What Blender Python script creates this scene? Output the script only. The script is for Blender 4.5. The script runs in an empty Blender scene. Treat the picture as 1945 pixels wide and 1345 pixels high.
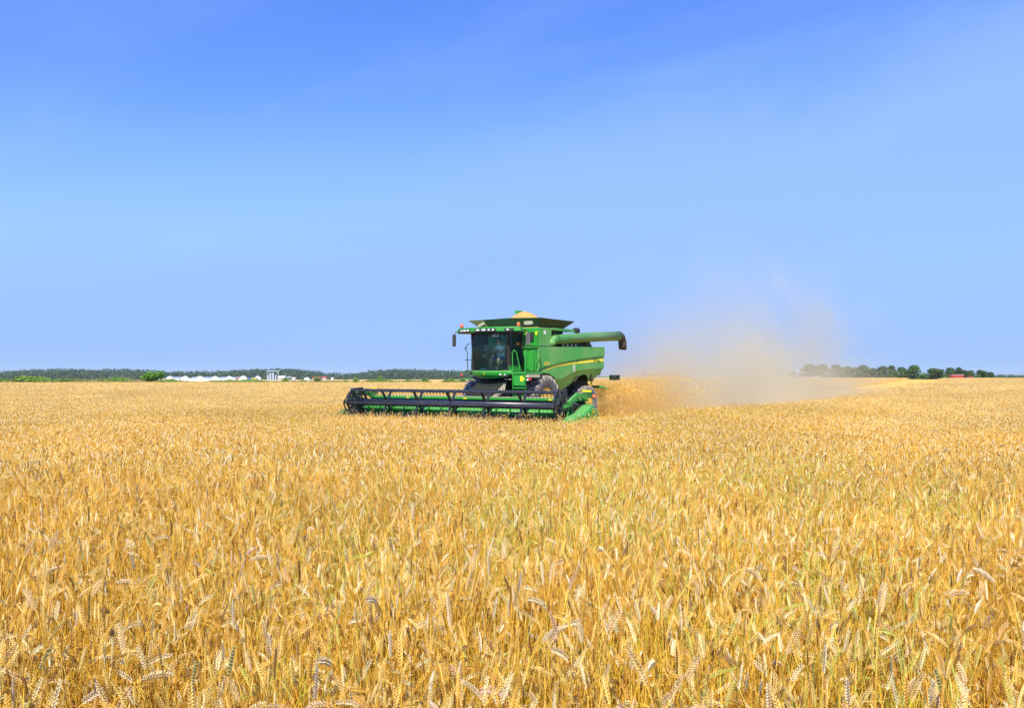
import bpy, bmesh, math, random
import numpy as np
from mathutils import Vector, Matrix, noise as mnoise

R = math.radians
SC = bpy.context.scene
COL = SC.collection
rnd = random.Random(7)
nrg = np.random.default_rng(11)

# ------------------------------------------------------------------ camera, sky, sun, exposure
CAM_H = 2.2
FPX = 1709.0 / 1945.0
cam_d = bpy.data.cameras.new("camera")
cam_d.sensor_width = 36.0
cam_d.lens = 36.0 * FPX
cam_d.clip_start = 0.1
cam_d.clip_end = 20000
cam = bpy.data.objects.new("camera", cam_d)
cam.location = (0, 0, CAM_H)
cam.rotation_euler = (R(90 + 1.31), 0, 0)
COL.objects.link(cam)
SC.camera = cam

SUN_EL, SUN_AZ = 50.0, -173.0     # azimuth clockwise from +Y (view direction); sun behind the camera, to the left
sun_d = bpy.data.lights.new("sun", 'SUN')
sun_d.energy = 5.0
sun_d.angle = R(0.5)
sun_d.color = (1.0, 0.945, 0.82)
sun = bpy.data.objects.new("sun", sun_d)
sv = Vector((math.sin(R(SUN_AZ)) * math.cos(R(SUN_EL)), math.cos(R(SUN_AZ)) * math.cos(R(SUN_EL)), math.sin(R(SUN_EL))))
sun.rotation_euler = sv.to_track_quat('Z', 'Y').to_euler()
sun.location = (0, -20, 60)
COL.objects.link(sun)

world = bpy.data.worlds.new("World")
SC.world = world
world.use_nodes = True
wn, wl = world.node_tree.nodes, world.node_tree.links
wn.clear()
w_out = wn.new('ShaderNodeOutputWorld')
w_bg = wn.new('ShaderNodeBackground')
w_bg.inputs['Strength'].default_value = 0.088
sky = wn.new('ShaderNodeTexSky')
sky.sky_type = 'NISHITA'
sky.sun_disc = False
sky.sun_elevation = R(SUN_EL)
sky.sun_rotation = R(SUN_AZ)
sky.altitude = 100
sky.air_density = 1.1
sky.dust_density = 0.1
sky.ozone_density = 3.0
hs = wn.new('ShaderNodeHueSaturation')
hs.inputs['Saturation'].default_value = 1.12
hs.inputs['Value'].default_value = 1.0
tint = wn.new('ShaderNodeVectorMath')
tint.operation = 'MULTIPLY'
tint.inputs[1].default_value = (1.30, 1.33, 1.98)
wl.new(sky.outputs[0], tint.inputs[0])
wl.new(tint.outputs[0], hs.inputs['Color'])
# thin veils of high cloud
tc = wn.new('ShaderNodeTexCoord')
mp = wn.new('ShaderNodeMapping')
mp.vector_type = 'TEXTURE'
mp.inputs['Rotation'].default_value = (0, R(-14), 0)
mp.inputs['Scale'].default_value = (1.0, 1.0, 0.30)
wl.new(tc.outputs['Generated'], mp.inputs['Vector'])
nz = wn.new('ShaderNodeTexNoise')
nz.inputs['Scale'].default_value = 1.7
nz.inputs['Detail'].default_value = 5
nz.inputs['Roughness'].default_value = 0.58
nz.inputs['Distortion'].default_value = 0.35
wl.new(mp.outputs[0], nz.inputs['Vector'])
vr = wn.new('ShaderNodeMapRange')
vr.interpolation_type = 'SMOOTHSTEP'
vr.inputs['From Min'].default_value = 0.38
vr.inputs['From Max'].default_value = 0.72
vr.inputs['To Min'].default_value = 0.0
vr.inputs['To Max'].default_value = 0.26
wl.new(nz.outputs[0], vr.inputs['Value'])
vm = wn.new('ShaderNodeMix')
vm.data_type = 'RGBA'
vm.inputs['B'].default_value = (3.1, 4.95, 10.0, 1)
sx0 = wn.new('ShaderNodeSeparateXYZ')
wl.new(tc.outputs['Generated'], sx0.inputs[0])
def wmath(op, a, b):
    n = wn.new('ShaderNodeMath')
    n.operation = op
    for k, v in enumerate((a, b)):
        if isinstance(v, (int, float)): n.inputs[k].default_value = v
        else: wl.new(v, n.inputs[k])
    return n.outputs[0]
# upper edge of the veil climbs from left to right
edge_t = wmath('ADD', wmath('SUBTRACT', sx0.outputs['Z'], wmath('MULTIPLY', sx0.outputs['X'], 0.24)), wmath('MULTIPLY', wmath('SUBTRACT', nz.outputs[0], 0.5), 0.34))
gx = wn.new('ShaderNodeMapRange')
gx.interpolation_type = 'SMOOTHSTEP'
gx.inputs['From Min'].default_value = 0.305
gx.inputs['From Max'].default_value = 0.195
gx.inputs['To Min'].default_value = 0.0
gx.inputs['To Max'].default_value = 0.62
wl.new(edge_t, gx.inputs['Value'])
va = wn.new('ShaderNodeMath')
va.operation = 'ADD'
va.use_clamp = True
wl.new(vr.outputs[0], va.inputs[0])
wl.new(gx.outputs[0], va.inputs[1])
wl.new(va.outputs[0], vm.inputs['Factor'])
wl.new(hs.outputs[0], vm.inputs['A'])
# the air grows paler towards the horizon
sz = wn.new('ShaderNodeSeparateXYZ')
wl.new(tc.outputs['Generated'], sz.inputs[0])
hz = wn.new('ShaderNodeMapRange')
hz.interpolation_type = 'SMOOTHERSTEP'
hz.inputs['From Min'].default_value = 0.33
hz.inputs['From Max'].default_value = -0.06
hz.inputs['To Min'].default_value = 0.0
hz.inputs['To Max'].default_value = 0.97
wl.new(sz.outputs['Z'], hz.inputs['Value'])
hm = wn.new('ShaderNodeMix')
hm.data_type = 'RGBA'
hm.inputs['B'].default_value = (2.8, 4.72, 8.5, 1)
wl.new(hz.outputs[0], hm.inputs['Factor'])
wl.new(vm.outputs['Result'], hm.inputs['A'])
wl.new(hm.outputs['Result'], w_bg.inputs['Color'])
wl.new(w_bg.outputs[0], w_out.inputs['Surface'])

SC.view_settings.view_transform = 'Standard'
SC.view_settings.look = 'None'
SC.view_settings.exposure = 0.38
SC.view_settings.gamma = 1.0
SC.view_settings.use_curve_mapping = False
SC.render.engine = 'CYCLES'
SC.cycles.use_denoising = True
SC.cycles.max_bounces = 6
SC.cycles.diffuse_bounces = 3
SC.cycles.glossy_bounces = 3
SC.cycles.transmission_bounces = 4
SC.cycles.transparent_max_bounces = 12
SC.cycles.volume_bounces = 1
SC.cycles.volume_step_rate = 1.0
SC.cycles.volume_max_steps = 96
SC.cycles.use_adaptive_sampling = True
SC.cycles.adaptive_threshold = 0.02

# ------------------------------------------------------------------ helpers
def smooth(a, b, v):
    t = min(1.0, max(0.0, (v - a) / (b - a)))
    return t * t * (3 - 2 * t)

MX, MY, MTH = -0.06, 36.39, 0.5793377      # where the combine's front axle stands and how far it is turned
MZ = 0.16
FW = (-math.sin(MTH), -math.cos(MTH))
LF = (math.cos(MTH), -math.sin(MTH))
def m2w(x, y):
    return (MX + x * FW[0] + y * LF[0], MY + x * FW[1] + y * LF[1])
def w2m(X, Y):
    dx, dy = X - MX, Y - MY
    return (dx * FW[0] + dy * FW[1], dx * LF[0] + dy * LF[1])

def terrain(x, y):
    d = math.hypot(x, y)
    z = 0.10 * (1 - smooth(4.5, 14, d))
    z += 0.16 * math.exp(-((x - MX - 1.5) ** 2 + (y - MY - 2.5) ** 2) / 70.0)
    k = smooth(0.08, 0.22, x / max(y, 1.0)) if y > 0 else 0
    left = -0.0048 * max(0.0, d - 200) * (1 - 0.35 * smooth(900, 2500, d))
    right = -0.012 * max(0.0, d - 455)
    right = max(right, -16)
    z += left * (1 - k) + right * k
    return max(z, -22)

def P(px, y, z=None):
    """world point that the photograph's pixel column px shows at depth y (used to lay the place out)"""
    x = (px - 972.5) / 1709.0 * y
    return (x, y, terrain(x, y) if z is None else z)

class MB:
    """collects shapes into one mesh"""
    def __init__(s):
        s.v, s.f, s.m = [], [], []
    def add(s, vs, fs, mi=0):
        o = len(s.v)
        s.v.extend([tuple(p) for p in vs])
        s.f.extend([tuple(i + o for i in f) for f in fs])
        s.m.extend([mi] * len(fs))
        return s
    def box(s, x0, x1, y0, y1, z0, z1, mi=0, rot=None):
        vs = [Vector((x, y, z)) for x in (x0, x1) for y in (y0, y1) for z in (z0, z1)]
        if rot is not None:
            c = Vector(((x0 + x1) / 2, (y0 + y1) / 2, (z0 + z1) / 2))
            vs = [rot @ (p - c) + c for p in vs]
        return s.add(vs, [(0, 1, 3, 2), (4, 6, 7, 5), (0, 4, 5, 1), (2, 3, 7, 6), (0, 2, 6, 4), (1, 5, 7, 3)], mi)
    def tube(s, pts, r, n=8, mi=0, caps=True):
        pts = [Vector(p) for p in pts]
        rs = r if isinstance(r, (list, tuple)) else [r] * len(pts)
        rings = []
        up = Vector((0, 0, 1))
        for i, p in enumerate(pts):
            t = (pts[min(i + 1, len(pts) - 1)] - pts[max(i - 1, 0)]).normalized()
            if abs(t.dot(up)) > 0.98 and i == 0:
                up = Vector((1, 0, 0))
            a = t.cross(up)
            if a.length < 1e-4:
                a = t.cross(Vector((0, 1, 0.3)))
            a.normalize()
            b = t.cross(a).normalized()
            rings.append([p + (a * math.cos(2 * math.pi * k / n) + b * math.sin(2 * math.pi * k / n)) * rs[i] for k in range(n)])
        vs = [q for rg in rings for q in rg]
        fs = []
        for i in range(len(rings) - 1):
            for k in range(n):
                fs.append((i * n + k, i * n + (k + 1) % n, (i + 1) * n + (k + 1) % n, (i + 1) * n + k))
        if caps:
            fs.append(tuple(range(n))[::-1])
            fs.append(tuple((len(rings) - 1) * n + k for k in range(n)))
        return s.add(vs, fs, mi)
    def bar(s, a, b, w, h, mi=0):
        """rectangular bar from a to b"""
        a, b = Vector(a), Vector(b)
        t = (b - a).normalized()
        sd = t.cross(Vector((0, 0, 1)))
        if sd.length < 1e-3:
            sd = Vector((0, 1, 0))
        sd.normalize()
        up = sd.cross(t).normalized()
        vs = [p + sd * sx * w / 2 + up * sz * h / 2 for p in (a, b) for sx in (-1, 1) for sz in (-1, 1)]
        return s.add(vs, [(0, 1, 3, 2), (4, 6, 7, 5), (0, 4, 5, 1), (2, 3, 7, 6), (0, 2, 6, 4), (1, 5, 7, 3)], mi)
    def prism(s, prof, y0, y1, mi=0, axis='y'):
        """outline prof [(a,b)] swept between y0 and y1; axis y: (x,z) outline, x: (y,z), z: (x,y)"""
        n = len(prof)
        mk = {'y': lambda a, b, t: (a, t, b), 'x': lambda a, b, t: (t, a, b), 'z': lambda a, b, t: (a, b, t)}[axis]
        vs = [mk(a, b, y0) for a, b in prof] + [mk(a, b, y1) for a, b in prof]
        fs = [tuple(range(n)), tuple(range(2 * n - 1, n - 1, -1))]
        fs += [(i, i + n, (i + 1) % n + n, (i + 1) % n) for i in range(n)]
        return s.add(vs, fs, mi)
    def lathe(s, prof, n=24, c=(0, 0, 0), axis='y', mi=0, closed=False):
        """prof [(r, t)] turned round the axis through c"""
        vs = []
        for r, t in prof:
            for k in range(n):
                a = 2 * math.pi * k / n
                u, w = r * math.cos(a), r * math.sin(a)
                p = {'y': (u, t, w), 'z': (u, w, t), 'x': (t, u, w)}[axis]
                vs.append((p[0] + c[0], p[1] + c[1], p[2] + c[2]))
        m = len(prof)
        fs = []
        for i in range(m if closed else m - 1):
            j = (i + 1) % m
            for k in range(n):
                fs.append((i * n + k, i * n + (k + 1) % n, j * n + (k + 1) % n, j * n + k))
        if not closed:
            if prof[0][0] > 1e-4:
                fs.append(tuple(range(n))[::-1])
            if prof[-1][0] > 1e-4:
                fs.append(tuple((m - 1) * n + k for k in range(n)))
        return s.add(vs, fs, mi)
    def ball(s, c, r, n=10, m=7, mi=0):
        r = r if isinstance(r, (tuple, list)) else (r, r, r)
        vs = []
        for i in range(m + 1):
            th = math.pi * i / m
            for k in range(n):
                a = 2 * math.pi * k / n
                vs.append((c[0] + r[0] * math.sin(th) * math.cos(a), c[1] + r[1] * math.sin(th) * math.sin(a), c[2] + r[2] * math.cos(th)))
        fs = [(i * n + k, (i + 1) * n + k, (i + 1) * n + (k + 1) % n, i * n + (k + 1) % n) for i in range(m) for k in range(n)]
        return s.add(vs, fs, mi)
    def mesh(s, name, mats, sm=False):
        me = bpy.data.meshes.new(name)
        me.from_pydata(s.v, [], s.f)
        mats = mats if isinstance(mats, (list, tuple)) else [mats]
        for m in mats:
            me.materials.append(m)
        if len(mats) > 1:
            me.polygons.foreach_set('material_index', s.m)
        me.validate()
        bm = bmesh.new()
        bm.from_mesh(me)
        bmesh.ops.recalc_face_normals(bm, faces=bm.faces)
        bm.to_mesh(me)
        bm.free()
        if sm:
            me.polygons.foreach_set('use_smooth', [True] * len(me.polygons))
        return me
    def build(s, name, mats, parent=None, sm=False, bevel=0, loc=None, label=None):
        o = bpy.data.objects.new(name, s.mesh(name, mats, sm))
        COL.objects.link(o)
        if parent is not None:
            o.parent = parent
        if loc is not None:
            o.location = loc
        if bevel:
            b = o.modifiers.new('bevel', 'BEVEL')
            b.width = bevel
            b.segments = 2
            b.limit_method = 'ANGLE'
            b.angle_limit = R(35)
            b.harden_normals = False
        if label:
            o['label'] = label
        return o

def link_mesh(name, me, parent=None, loc=None):
    o = bpy.data.objects.new(name, me)
    COL.objects.link(o)
    if parent is not None:
        o.parent = parent
    if loc is not None:
        o.location = loc
    return o

def empty(name, loc=(0, 0, 0), rz=0.0, scale=1.0):
    o = bpy.data.objects.new(name, None)
    COL.objects.link(o)
    o.location = loc
    o.rotation_euler = (0, 0, rz)
    o.scale = (scale,) * 3 if not isinstance(scale, (tuple, list)) else scale
    o.empty_display_size = 0.3
    return o

def tag(o, label=None, cat=None, group=None, kind=None):
    if label: o['label'] = label
    if cat: o['category'] = cat
    if group: o['group'] = group
    if kind: o['kind'] = kind
    return o

def copy_tree(o, parent=None):
    c = o.copy()
    COL.objects.link(c)
    if parent is not None:
        c.parent = parent
    for ch in list(o.children):
        copy_tree(ch, c)
    return c

# ------------------------------------------------------------------ materials
def mat(name, col, rough=0.5, metal=0.0, dust=0.0, dustcol=(0.50, 0.42, 0.25), nscale=3.0, var=0.06, bump=0.0, bscale=60.0, coat=0.0, topdust=0.0, spec=0.5):
    m = bpy.data.materials.new(name)
    m.use_nodes = True
    nt = m.node_tree
    N, L = nt.nodes, nt.links
    b = N['Principled BSDF']
    b.inputs['Roughness'].default_value = rough
    b.inputs['Metallic'].default_value = metal
    b.inputs['Specular IOR Level'].default_value = spec
    if coat:
        b.inputs['Coat Weight'].default_value = coat
        b.inputs['Coat Roughness'].default_value = 0.15
    tcn = N.new('ShaderNodeTexCoord')
    n1 = N.new('ShaderNodeTexNoise')
    n1.inputs['Scale'].default_value = nscale
    n1.inputs['Detail'].default_value = 6
    n1.inputs['Roughness'].default_value = 0.62
    L.new(tcn.outputs['Object'], n1.inputs['Vector'])
    mr = N.new('ShaderNodeMapRange')
    mr.inputs['From Min'].default_value = 0.25
    mr.inputs['From Max'].default_value = 0.75
    mr.inputs['To Min'].default_value = 1 - var * 2.2
    mr.inputs['To Max'].default_value = 1 + var * 2.2
    L.new(n1.outputs[0], mr.inputs['Value'])
    mul = N.new('ShaderNodeVectorMath')
    mul.operation = 'SCALE'
    mul.inputs[0].default_value = col[:3]
    L.new(mr.outputs[0], mul.inputs['Scale'])
    out = mul.outputs[0]
    if dust > 0 or topdust > 0:
        n2 = N.new('ShaderNodeTexNoise')
        n2.inputs['Scale'].default_value = nscale * 0.35
        n2.inputs['Detail'].default_value = 7
        n2.inputs['Roughness'].default_value = 0.6
        L.new(tcn.outputs['Object'], n2.inputs['Vector'])
        r2 = N.new('ShaderNodeMapRange')
        r2.inputs['From Min'].default_value = 0.40
        r2.inputs['From Max'].default_value = 0.62
        r2.inputs['To Min'].default_value = dust * 0.25
        r2.inputs['To Max'].default_value = dust
        L.new(n2.outputs[0], r2.inputs['Value'])
        fac = r2.outputs[0]
        if topdust > 0:
            g = N.new('ShaderNodeNewGeometry')
            sx = N.new('ShaderNodeSeparateXYZ')
            L.new(g.outputs['Normal'], sx.inputs[0])
            r3 = N.new('ShaderNodeMapRange')
            r3.inputs['From Min'].default_value = 0.1
            r3.inputs['From Max'].default_value = 0.95
            r3.inputs['To Max'].default_value = topdust
            L.new(sx.outputs['Z'], r3.inputs['Value'])
            mx = N.new('ShaderNodeMath')
            mx.operation = 'MAXIMUM'
            L.new(fac, mx.inputs[0])
            L.new(r3.outputs[0], mx.inputs[1])
            fac = mx.outputs[0]
        mix = N.new('ShaderNodeMix')
        mix.data_type = 'RGBA'
        mix.inputs['B'].default_value = (*dustcol, 1)
        L.new(fac, mix.inputs['Factor'])
        L.new(out, mix.inputs['A'])
        out = mix.outputs['Result']
        rr = N.new('ShaderNodeMapRange')
        rr.inputs['To Min'].default_value = rough
        rr.inputs['To Max'].default_value = 0.85
        L.new(fac, rr.inputs['Value'])
        L.new(rr.outputs[0], b.inputs['Roughness'])
    L.new(out, b.inputs['Base Color'])
    if bump:
        n3 = N.new('ShaderNodeTexNoise')
        n3.inputs['Scale'].default_value = bscale
        n3.inputs['Detail'].default_value = 4
        L.new(tcn.outputs['Object'], n3.inputs['Vector'])
        bp = N.new('ShaderNodeBump')
        bp.inputs['Strength'].default_value = bump
        bp.inputs['Distance'].default_value = 0.02
        L.new(n3.outputs[0], bp.inputs['Height'])
        L.new(bp.outputs[0], b.inputs['Normal'])
    return m

GREEN = (0.012, 0.330, 0.025)
M = {}
M['green'] = mat('green_paint', GREEN, 0.36, dust=0.10, nscale=2.2, coat=0.12, topdust=0.25, dustcol=(0.42, 0.42, 0.25))
M['green_dusty'] = mat('green_paint_dusty', (0.016, 0.340, 0.026), 0.42, dust=0.60, nscale=1.9, topdust=0.5, dustcol=(0.28, 0.44, 0.16), coat=0.05)
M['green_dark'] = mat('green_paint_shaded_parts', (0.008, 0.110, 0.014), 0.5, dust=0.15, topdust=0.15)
M['under'] = mat('underbody_steel_shaded', (0.003, 0.012, 0.005), 0.8, dust=0.15, nscale=3, dustcol=(0.06, 0.045, 0.02))  # near-black: the shade below the cab is put into the base colour
M['tube_green'] = mat('unloading_tube_paint', (0.012, 0.22, 0.03), 0.42, dust=0.55, nscale=1.1, topdust=0.35, dustcol=(0.30, 0.36, 0.17))
M['black'] = mat('black_steel', (0.018, 0.020, 0.026), 0.38, dust=0.08, nscale=6)
M['reel_black'] = mat('reel_black_enamel', (0.020, 0.024, 0.040), 0.30, dust=0.06, nscale=8)
M['rubber'] = mat('tyre_rubber', (0.10, 0.10, 0.115), 0.85, dust=0.5, nscale=5, dustcol=(0.27, 0.24, 0.20), bump=0.3)
M['lug'] = mat('tyre_lug_rubber', (0.16, 0.15, 0.13), 0.9, dust=0.9, nscale=6, dustcol=(0.50, 0.42, 0.31))
M['rim'] = mat('yellow_rim', (0.80, 0.50, 0.02), 0.45, dust=0.25, nscale=4)
M['yellow'] = mat('yellow_decal', (0.95, 0.80, 0.02), 0.5, nscale=4, var=0.02)
M['dark'] = mat('dark_machinery', (0.025, 0.028, 0.022), 0.7, dust=0.45, nscale=5, dustcol=(0.16, 0.12, 0.07), topdust=0.5)
M['steel'] = mat('bare_steel', (0.35, 0.34, 0.31), 0.4, metal=0.7, dust=0.3)
M['straw_steel'] = mat('dusty_cream_steel', (0.55, 0.50, 0.36), 0.6, dust=0.5)
M['white'] = mat('white_paint', (0.78, 0.78, 0.76), 0.5, var=0.03)
M['orange'] = mat('orange_lens', (0.85, 0.16, 0.03), 0.25, var=0.05, coat=0.5)
M['red'] = mat('red_lens', (0.60, 0.02, 0.015), 0.25, coat=0.5)
M['lamp'] = mat('lamp_lens', (0.80, 0.80, 0.80), 0.15, var=0.05, coat=0.6)
M['grey'] = mat('grey_plastic', (0.085, 0.09, 0.10), 0.5, dust=0.2)
M['pillar'] = mat('cab_pillar', (0.022, 0.018, 0.012), 0.5, dust=0.2, nscale=6, dustcol=(0.2, 0.13, 0.05))
M['cloth_blue'] = mat('blue_cotton', (0.03, 0.16, 0.42), 0.9)
M['cloth_white'] = mat('pale_shirt', (0.75, 0.82, 0.84), 0.9)
M['skin'] = mat('skin', (0.52, 0.27, 0.16), 0.55, var=0.03)
M['hair'] = mat('brown_hair', (0.04, 0.022, 0.012), 0.6)
M['seat'] = mat('seat_fabric', (0.20, 0.14, 0.09), 0.85)
M['grain'] = mat('wheat_grain', (0.64, 0.35, 0.085), 0.85, var=0.15, nscale=30, bump=0.6, bscale=140)
M['rubber_boot'] = mat('spout_rubber', (0.030, 0.024, 0.020), 0.6, dust=0.35, nscale=4, dustcol=(0.16, 0.12, 0.09))

def glass_mat(name, tint, refl):
    m = bpy.data.materials.new(name)
    m.use_nodes = True
    nt = m.node_tree
    N, L = nt.nodes, nt.links
    N.clear()
    o = N.new('ShaderNodeOutputMaterial')
    t = N.new('ShaderNodeBsdfTransparent')
    t.inputs['Color'].default_value = (*tint, 1)
    g = N.new('ShaderNodeBsdfGlossy')
    g.inputs['Roughness'].default_value = 0.03
    fr = N.new('ShaderNodeFresnel')
    fr.inputs['IOR'].default_value = 1.25
    ad = N.new('ShaderNodeMath')
    ad.operation = 'ADD'
    ad.inputs[1].default_value = refl
    L.new(fr.outputs[0], ad.inputs[0])
    mx = N.new('ShaderNodeMixShader')
    L.new(ad.outputs[0], mx.inputs[0])
    L.new(t.outputs[0], mx.inputs[1])
    L.new(g.outputs[0], mx.inputs[2])
    # faint teal diffuse layer paints in the hazy reflection of the pane
    df = N.new('ShaderNodeBsdfDiffuse')
    df.inputs['Color'].default_value = (0.22, 0.40, 0.36, 1)
    m2 = N.new('ShaderNodeMixShader')
    m2.inputs[0].default_value = 0.035
    L.new(mx.outputs[0], m2.inputs[1])
    L.new(df.outputs[0], m2.inputs[2])
    L.new(m2.outputs[0], o.inputs['Surface'])
    return m
M['glass'] = glass_mat('cab_glass', (0.82, 0.97, 0.93), 0.0)

def plant_mat(name, base=None, transl=0.35, attr='col', rough=0.6, gain=1.0, glossy=0.06, cell=0.0):
    m = bpy.data.materials.new(name)
    m.use_nodes = True
    nt = m.node_tree
    N, L = nt.nodes, nt.links
    N.clear()
    o = N.new('ShaderNodeOutputMaterial')
    d = N.new('ShaderNodeBsdfDiffuse')
    t = N.new('ShaderNodeBsdfTranslucent')
    if attr:
        a = N.new('ShaderNodeAttribute')
        a.attribute_name = attr
        src = a.outputs['Color']
    else:
        a = N.new('ShaderNodeRGB')
        a.outputs[0].default_value = (*base, 1)
        src = a.outputs[0]
    tcn = N.new('ShaderNodeTexCoord')
    n1 = N.new('ShaderNodeTexNoise')
    n1.inputs['Scale'].default_value = 9.0 if not cell else cell
    n1.inputs['Detail'].default_value = 3
    L.new(tcn.outputs['Object'], n1.inputs['Vector'])
    oi = N.new('ShaderNodeObjectInfo')
    mr = N.new('ShaderNodeMapRange')
    mr.inputs['From Min'].default_value = 0.3
    mr.inputs['From Max'].default_value = 0.7
    mr.inputs['To Min'].default_value = 0.84 * gain
    mr.inputs['To Max'].default_value = 1.14 * gain
    L.new(n1.outputs[0], mr.inputs['Value'])
    mr2 = N.new('ShaderNodeMapRange')
    mr2.inputs['To Min'].default_value = 0.90
    mr2.inputs['To Max'].default_value = 1.08
    L.new(oi.outputs['Random'], mr2.inputs['Value'])
    mm = N.new('ShaderNodeMath')
    mm.operation = 'MULTIPLY'
    L.new(mr.outputs[0], mm.inputs[0])
    L.new(mr2.outputs[0], mm.inputs[1])
    geo = N.new('ShaderNodeNewGeometry')
    n2 = N.new('ShaderNodeTexNoise')
    n2.inputs['Scale'].default_value = 0.13
    n2.inputs['Detail'].default_value = 5
    L.new(geo.outputs['Position'], n2.inputs['Vector'])
    mr3 = N.new('ShaderNodeMapRange')
    mr3.inputs['From Min'].default_value = 0.32
    mr3.inputs['From Max'].default_value = 0.68
    mr3.inputs['To Min'].default_value = 0.86
    mr3.inputs['To Max'].default_value = 1.08
    L.new(n2.outputs[0], mr3.inputs['Value'])
    m5 = N.new('ShaderNodeMath')
    m5.operation = 'MULTIPLY'
    L.new(mm.outputs[0], m5.inputs[0])
    L.new(mr3.outputs[0], m5.inputs[1])
    sc = N.new('ShaderNodeVectorMath')
    sc.operation = 'SCALE'
    L.new(src, sc.inputs[0])
    L.new(m5.outputs[0], sc.inputs['Scale'])
    L.new(sc.outputs[0], d.inputs['Color'])
    L.new(sc.outputs[0], t.inputs['Color'])
    mx = N.new('ShaderNodeMixShader')
    mx.inputs[0].default_value = transl
    L.new(d.outputs[0], mx.inputs[1])
    L.new(t.outputs[0], mx.inputs[2])
    last = mx
    if glossy:
        g = N.new('ShaderNodeBsdfGlossy')
        g.inputs['Roughness'].default_value = 0.45
        mg = N.new('ShaderNodeMixShader')
        mg.inputs[0].default_value = glossy
        L.new(mx.outputs[0], mg.inputs[1])
        L.new(g.outputs[0], mg.inputs[2])
        last = mg
    L.new(last.outputs[0], o.inputs['Surface'])
    return m
M['wheat'] = plant_mat('ripe_wheat', transl=0.30, glossy=0.0)
M['leaf'] = plant_mat('foliage', transl=0.25, glossy=0.03)
M['bark'] = mat('bark', (0.10, 0.075, 0.05), 0.9, var=0.2)

def ground_mat(name, c1, c2, c3, s1=0.15, s2=6.0, bump=0.5):
    m = bpy.data.materials.new(name)
    m.use_nodes = True
    N, L = m.node_tree.nodes, m.node_tree.links
    b = N['Principled BSDF']
    b.inputs['Roughness'].default_value = 0.95
    b.inputs['Specular IOR Level'].default_value = 0.1
    tcn = N.new('ShaderNodeTexCoord')
    a = N.new('ShaderNodeTexNoise'); a.inputs['Scale'].default_value = s1; a.inputs['Detail'].default_value = 6
    c = N.new('ShaderNodeTexNoise'); c.inputs['Scale'].default_value = s2; c.inputs['Detail'].default_value = 8; c.inputs['Roughness'].default_value = 0.7
    L.new(tcn.outputs['Object'], a.inputs['Vector']); L.new(tcn.outputs['Object'], c.inputs['Vector'])
    r1 = N.new('ShaderNodeValToRGB')
    r1.color_ramp.elements[0].position = 0.35; r1.color_ramp.elements[0].color = (*c1, 1)
    r1.color_ramp.elements[1].position = 0.65; r1.color_ramp.elements[1].color = (*c2, 1)
    L.new(a.outputs[0], r1.inputs[0])
    r2 = N.new('ShaderNodeMapRange'); r2.inputs['From Min'].default_value = 0.4; r2.inputs['From Max'].default_value = 0.65; r2.inputs['To Max'].default_value = 0.7
    L.new(c.outputs[0], r2.inputs['Value'])
    mx = N.new('ShaderNodeMix'); mx.data_type = 'RGBA'; mx.inputs['B'].default_value = (*c3, 1)
    L.new(r2.outputs[0], mx.inputs['Factor']); L.new(r1.outputs[0], mx.inputs['A'])
    L.new(mx.outputs['Result'], b.inputs['Base Color'])
    bp = N.new('ShaderNodeBump'); bp.inputs['Strength'].default_value = bump; bp.inputs['Distance'].default_value = 0.05
    L.new(c.outputs[0], bp.inputs['Height']); L.new(bp.outputs[0], b.inputs['Normal'])
    return m
M['soil'] = ground_mat('soil_with_straw', (0.30, 0.20, 0.085), (0.38, 0.26, 0.11), (0.20, 0.125, 0.055))
M['farfield'] = ground_mat('far_stubble_field', (0.62, 0.42, 0.13), (0.70, 0.48, 0.17), (0.55, 0.40, 0.13), s1=0.01, s2=0.3)
M['stubble'] = ground_mat('fresh_stubble', (0.70, 0.44, 0.08), (0.78, 0.52, 0.12), (0.58, 0.34, 0.07), s1=0.3, s2=3.0)

# ------------------------------------------------------------------ ground
LANE = [(6.9, 37.8), (20.5, 58.8), (31, 83), (48, 112), (115, 240), (205, 425), (186, 425), (129, 303), (48, 132), (30, 100), (12.2, 64.3), (-1.5, 43.3)]
def in_poly(x, y, poly):
    c = False
    j = len(poly) - 1
    for i in range(len(poly)):
        xi, yi = poly[i]; xj, yj = poly[j]
        if (yi > y) != (yj > y) and x < (xj - xi) * (y - yi) / (yj - yi) + xi:
            c = not c
        j = i
    return c

def field_edge(x, y):
    """distance at which the standing wheat ends in that direction"""
    a = x / max(y, 1e-3)
    return 176 + 250 * smooth(-0.01, 0.10, a)

def build_ground():
    mb = MB()
    rings = [0] + [1.5 * 1.13 ** i for i in range(0, 69)]
    rings = [r for r in rings if r < 6500] + [7000]
    na = 180
    vs = [(0, 0, terrain(0, 0))]
    for r in rings[1:]:
        for k in range(na):
            a = 2 * math.pi * k / na
            x, y = r * math.sin(a), r * math.cos(a)
            vs.append((x, y, terrain(x, y)))
    fs, mi = [], []
    for k in range(na):
        fs.append((0, 1 + (k + 1) % na, 1 + k)); mi.append(0)
    for i in range(len(rings) - 2):
        r = (rings[i + 1] + rings[i + 2]) / 2
        for k in range(na):
            a = 2 * math.pi * (k + .5) / na
            x, y = r * math.sin(a), r * math.cos(a)
            far = r > 440 or (y > 0 and r > field_edge(x, y))
            b0 = 1 + i * na; b1 = b0 + na
            fs.append((b0 + k, b0 + (k + 1) % na, b1 + (k + 1) % na, b1 + k)); mi.append(1 if far else 0)
    mb.v, mb.f, mb.m = vs, fs, mi
    o = mb.build('ground', [M['soil'], M['farfield']])
    return tag(o, kind='structure')
build_ground()

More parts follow.
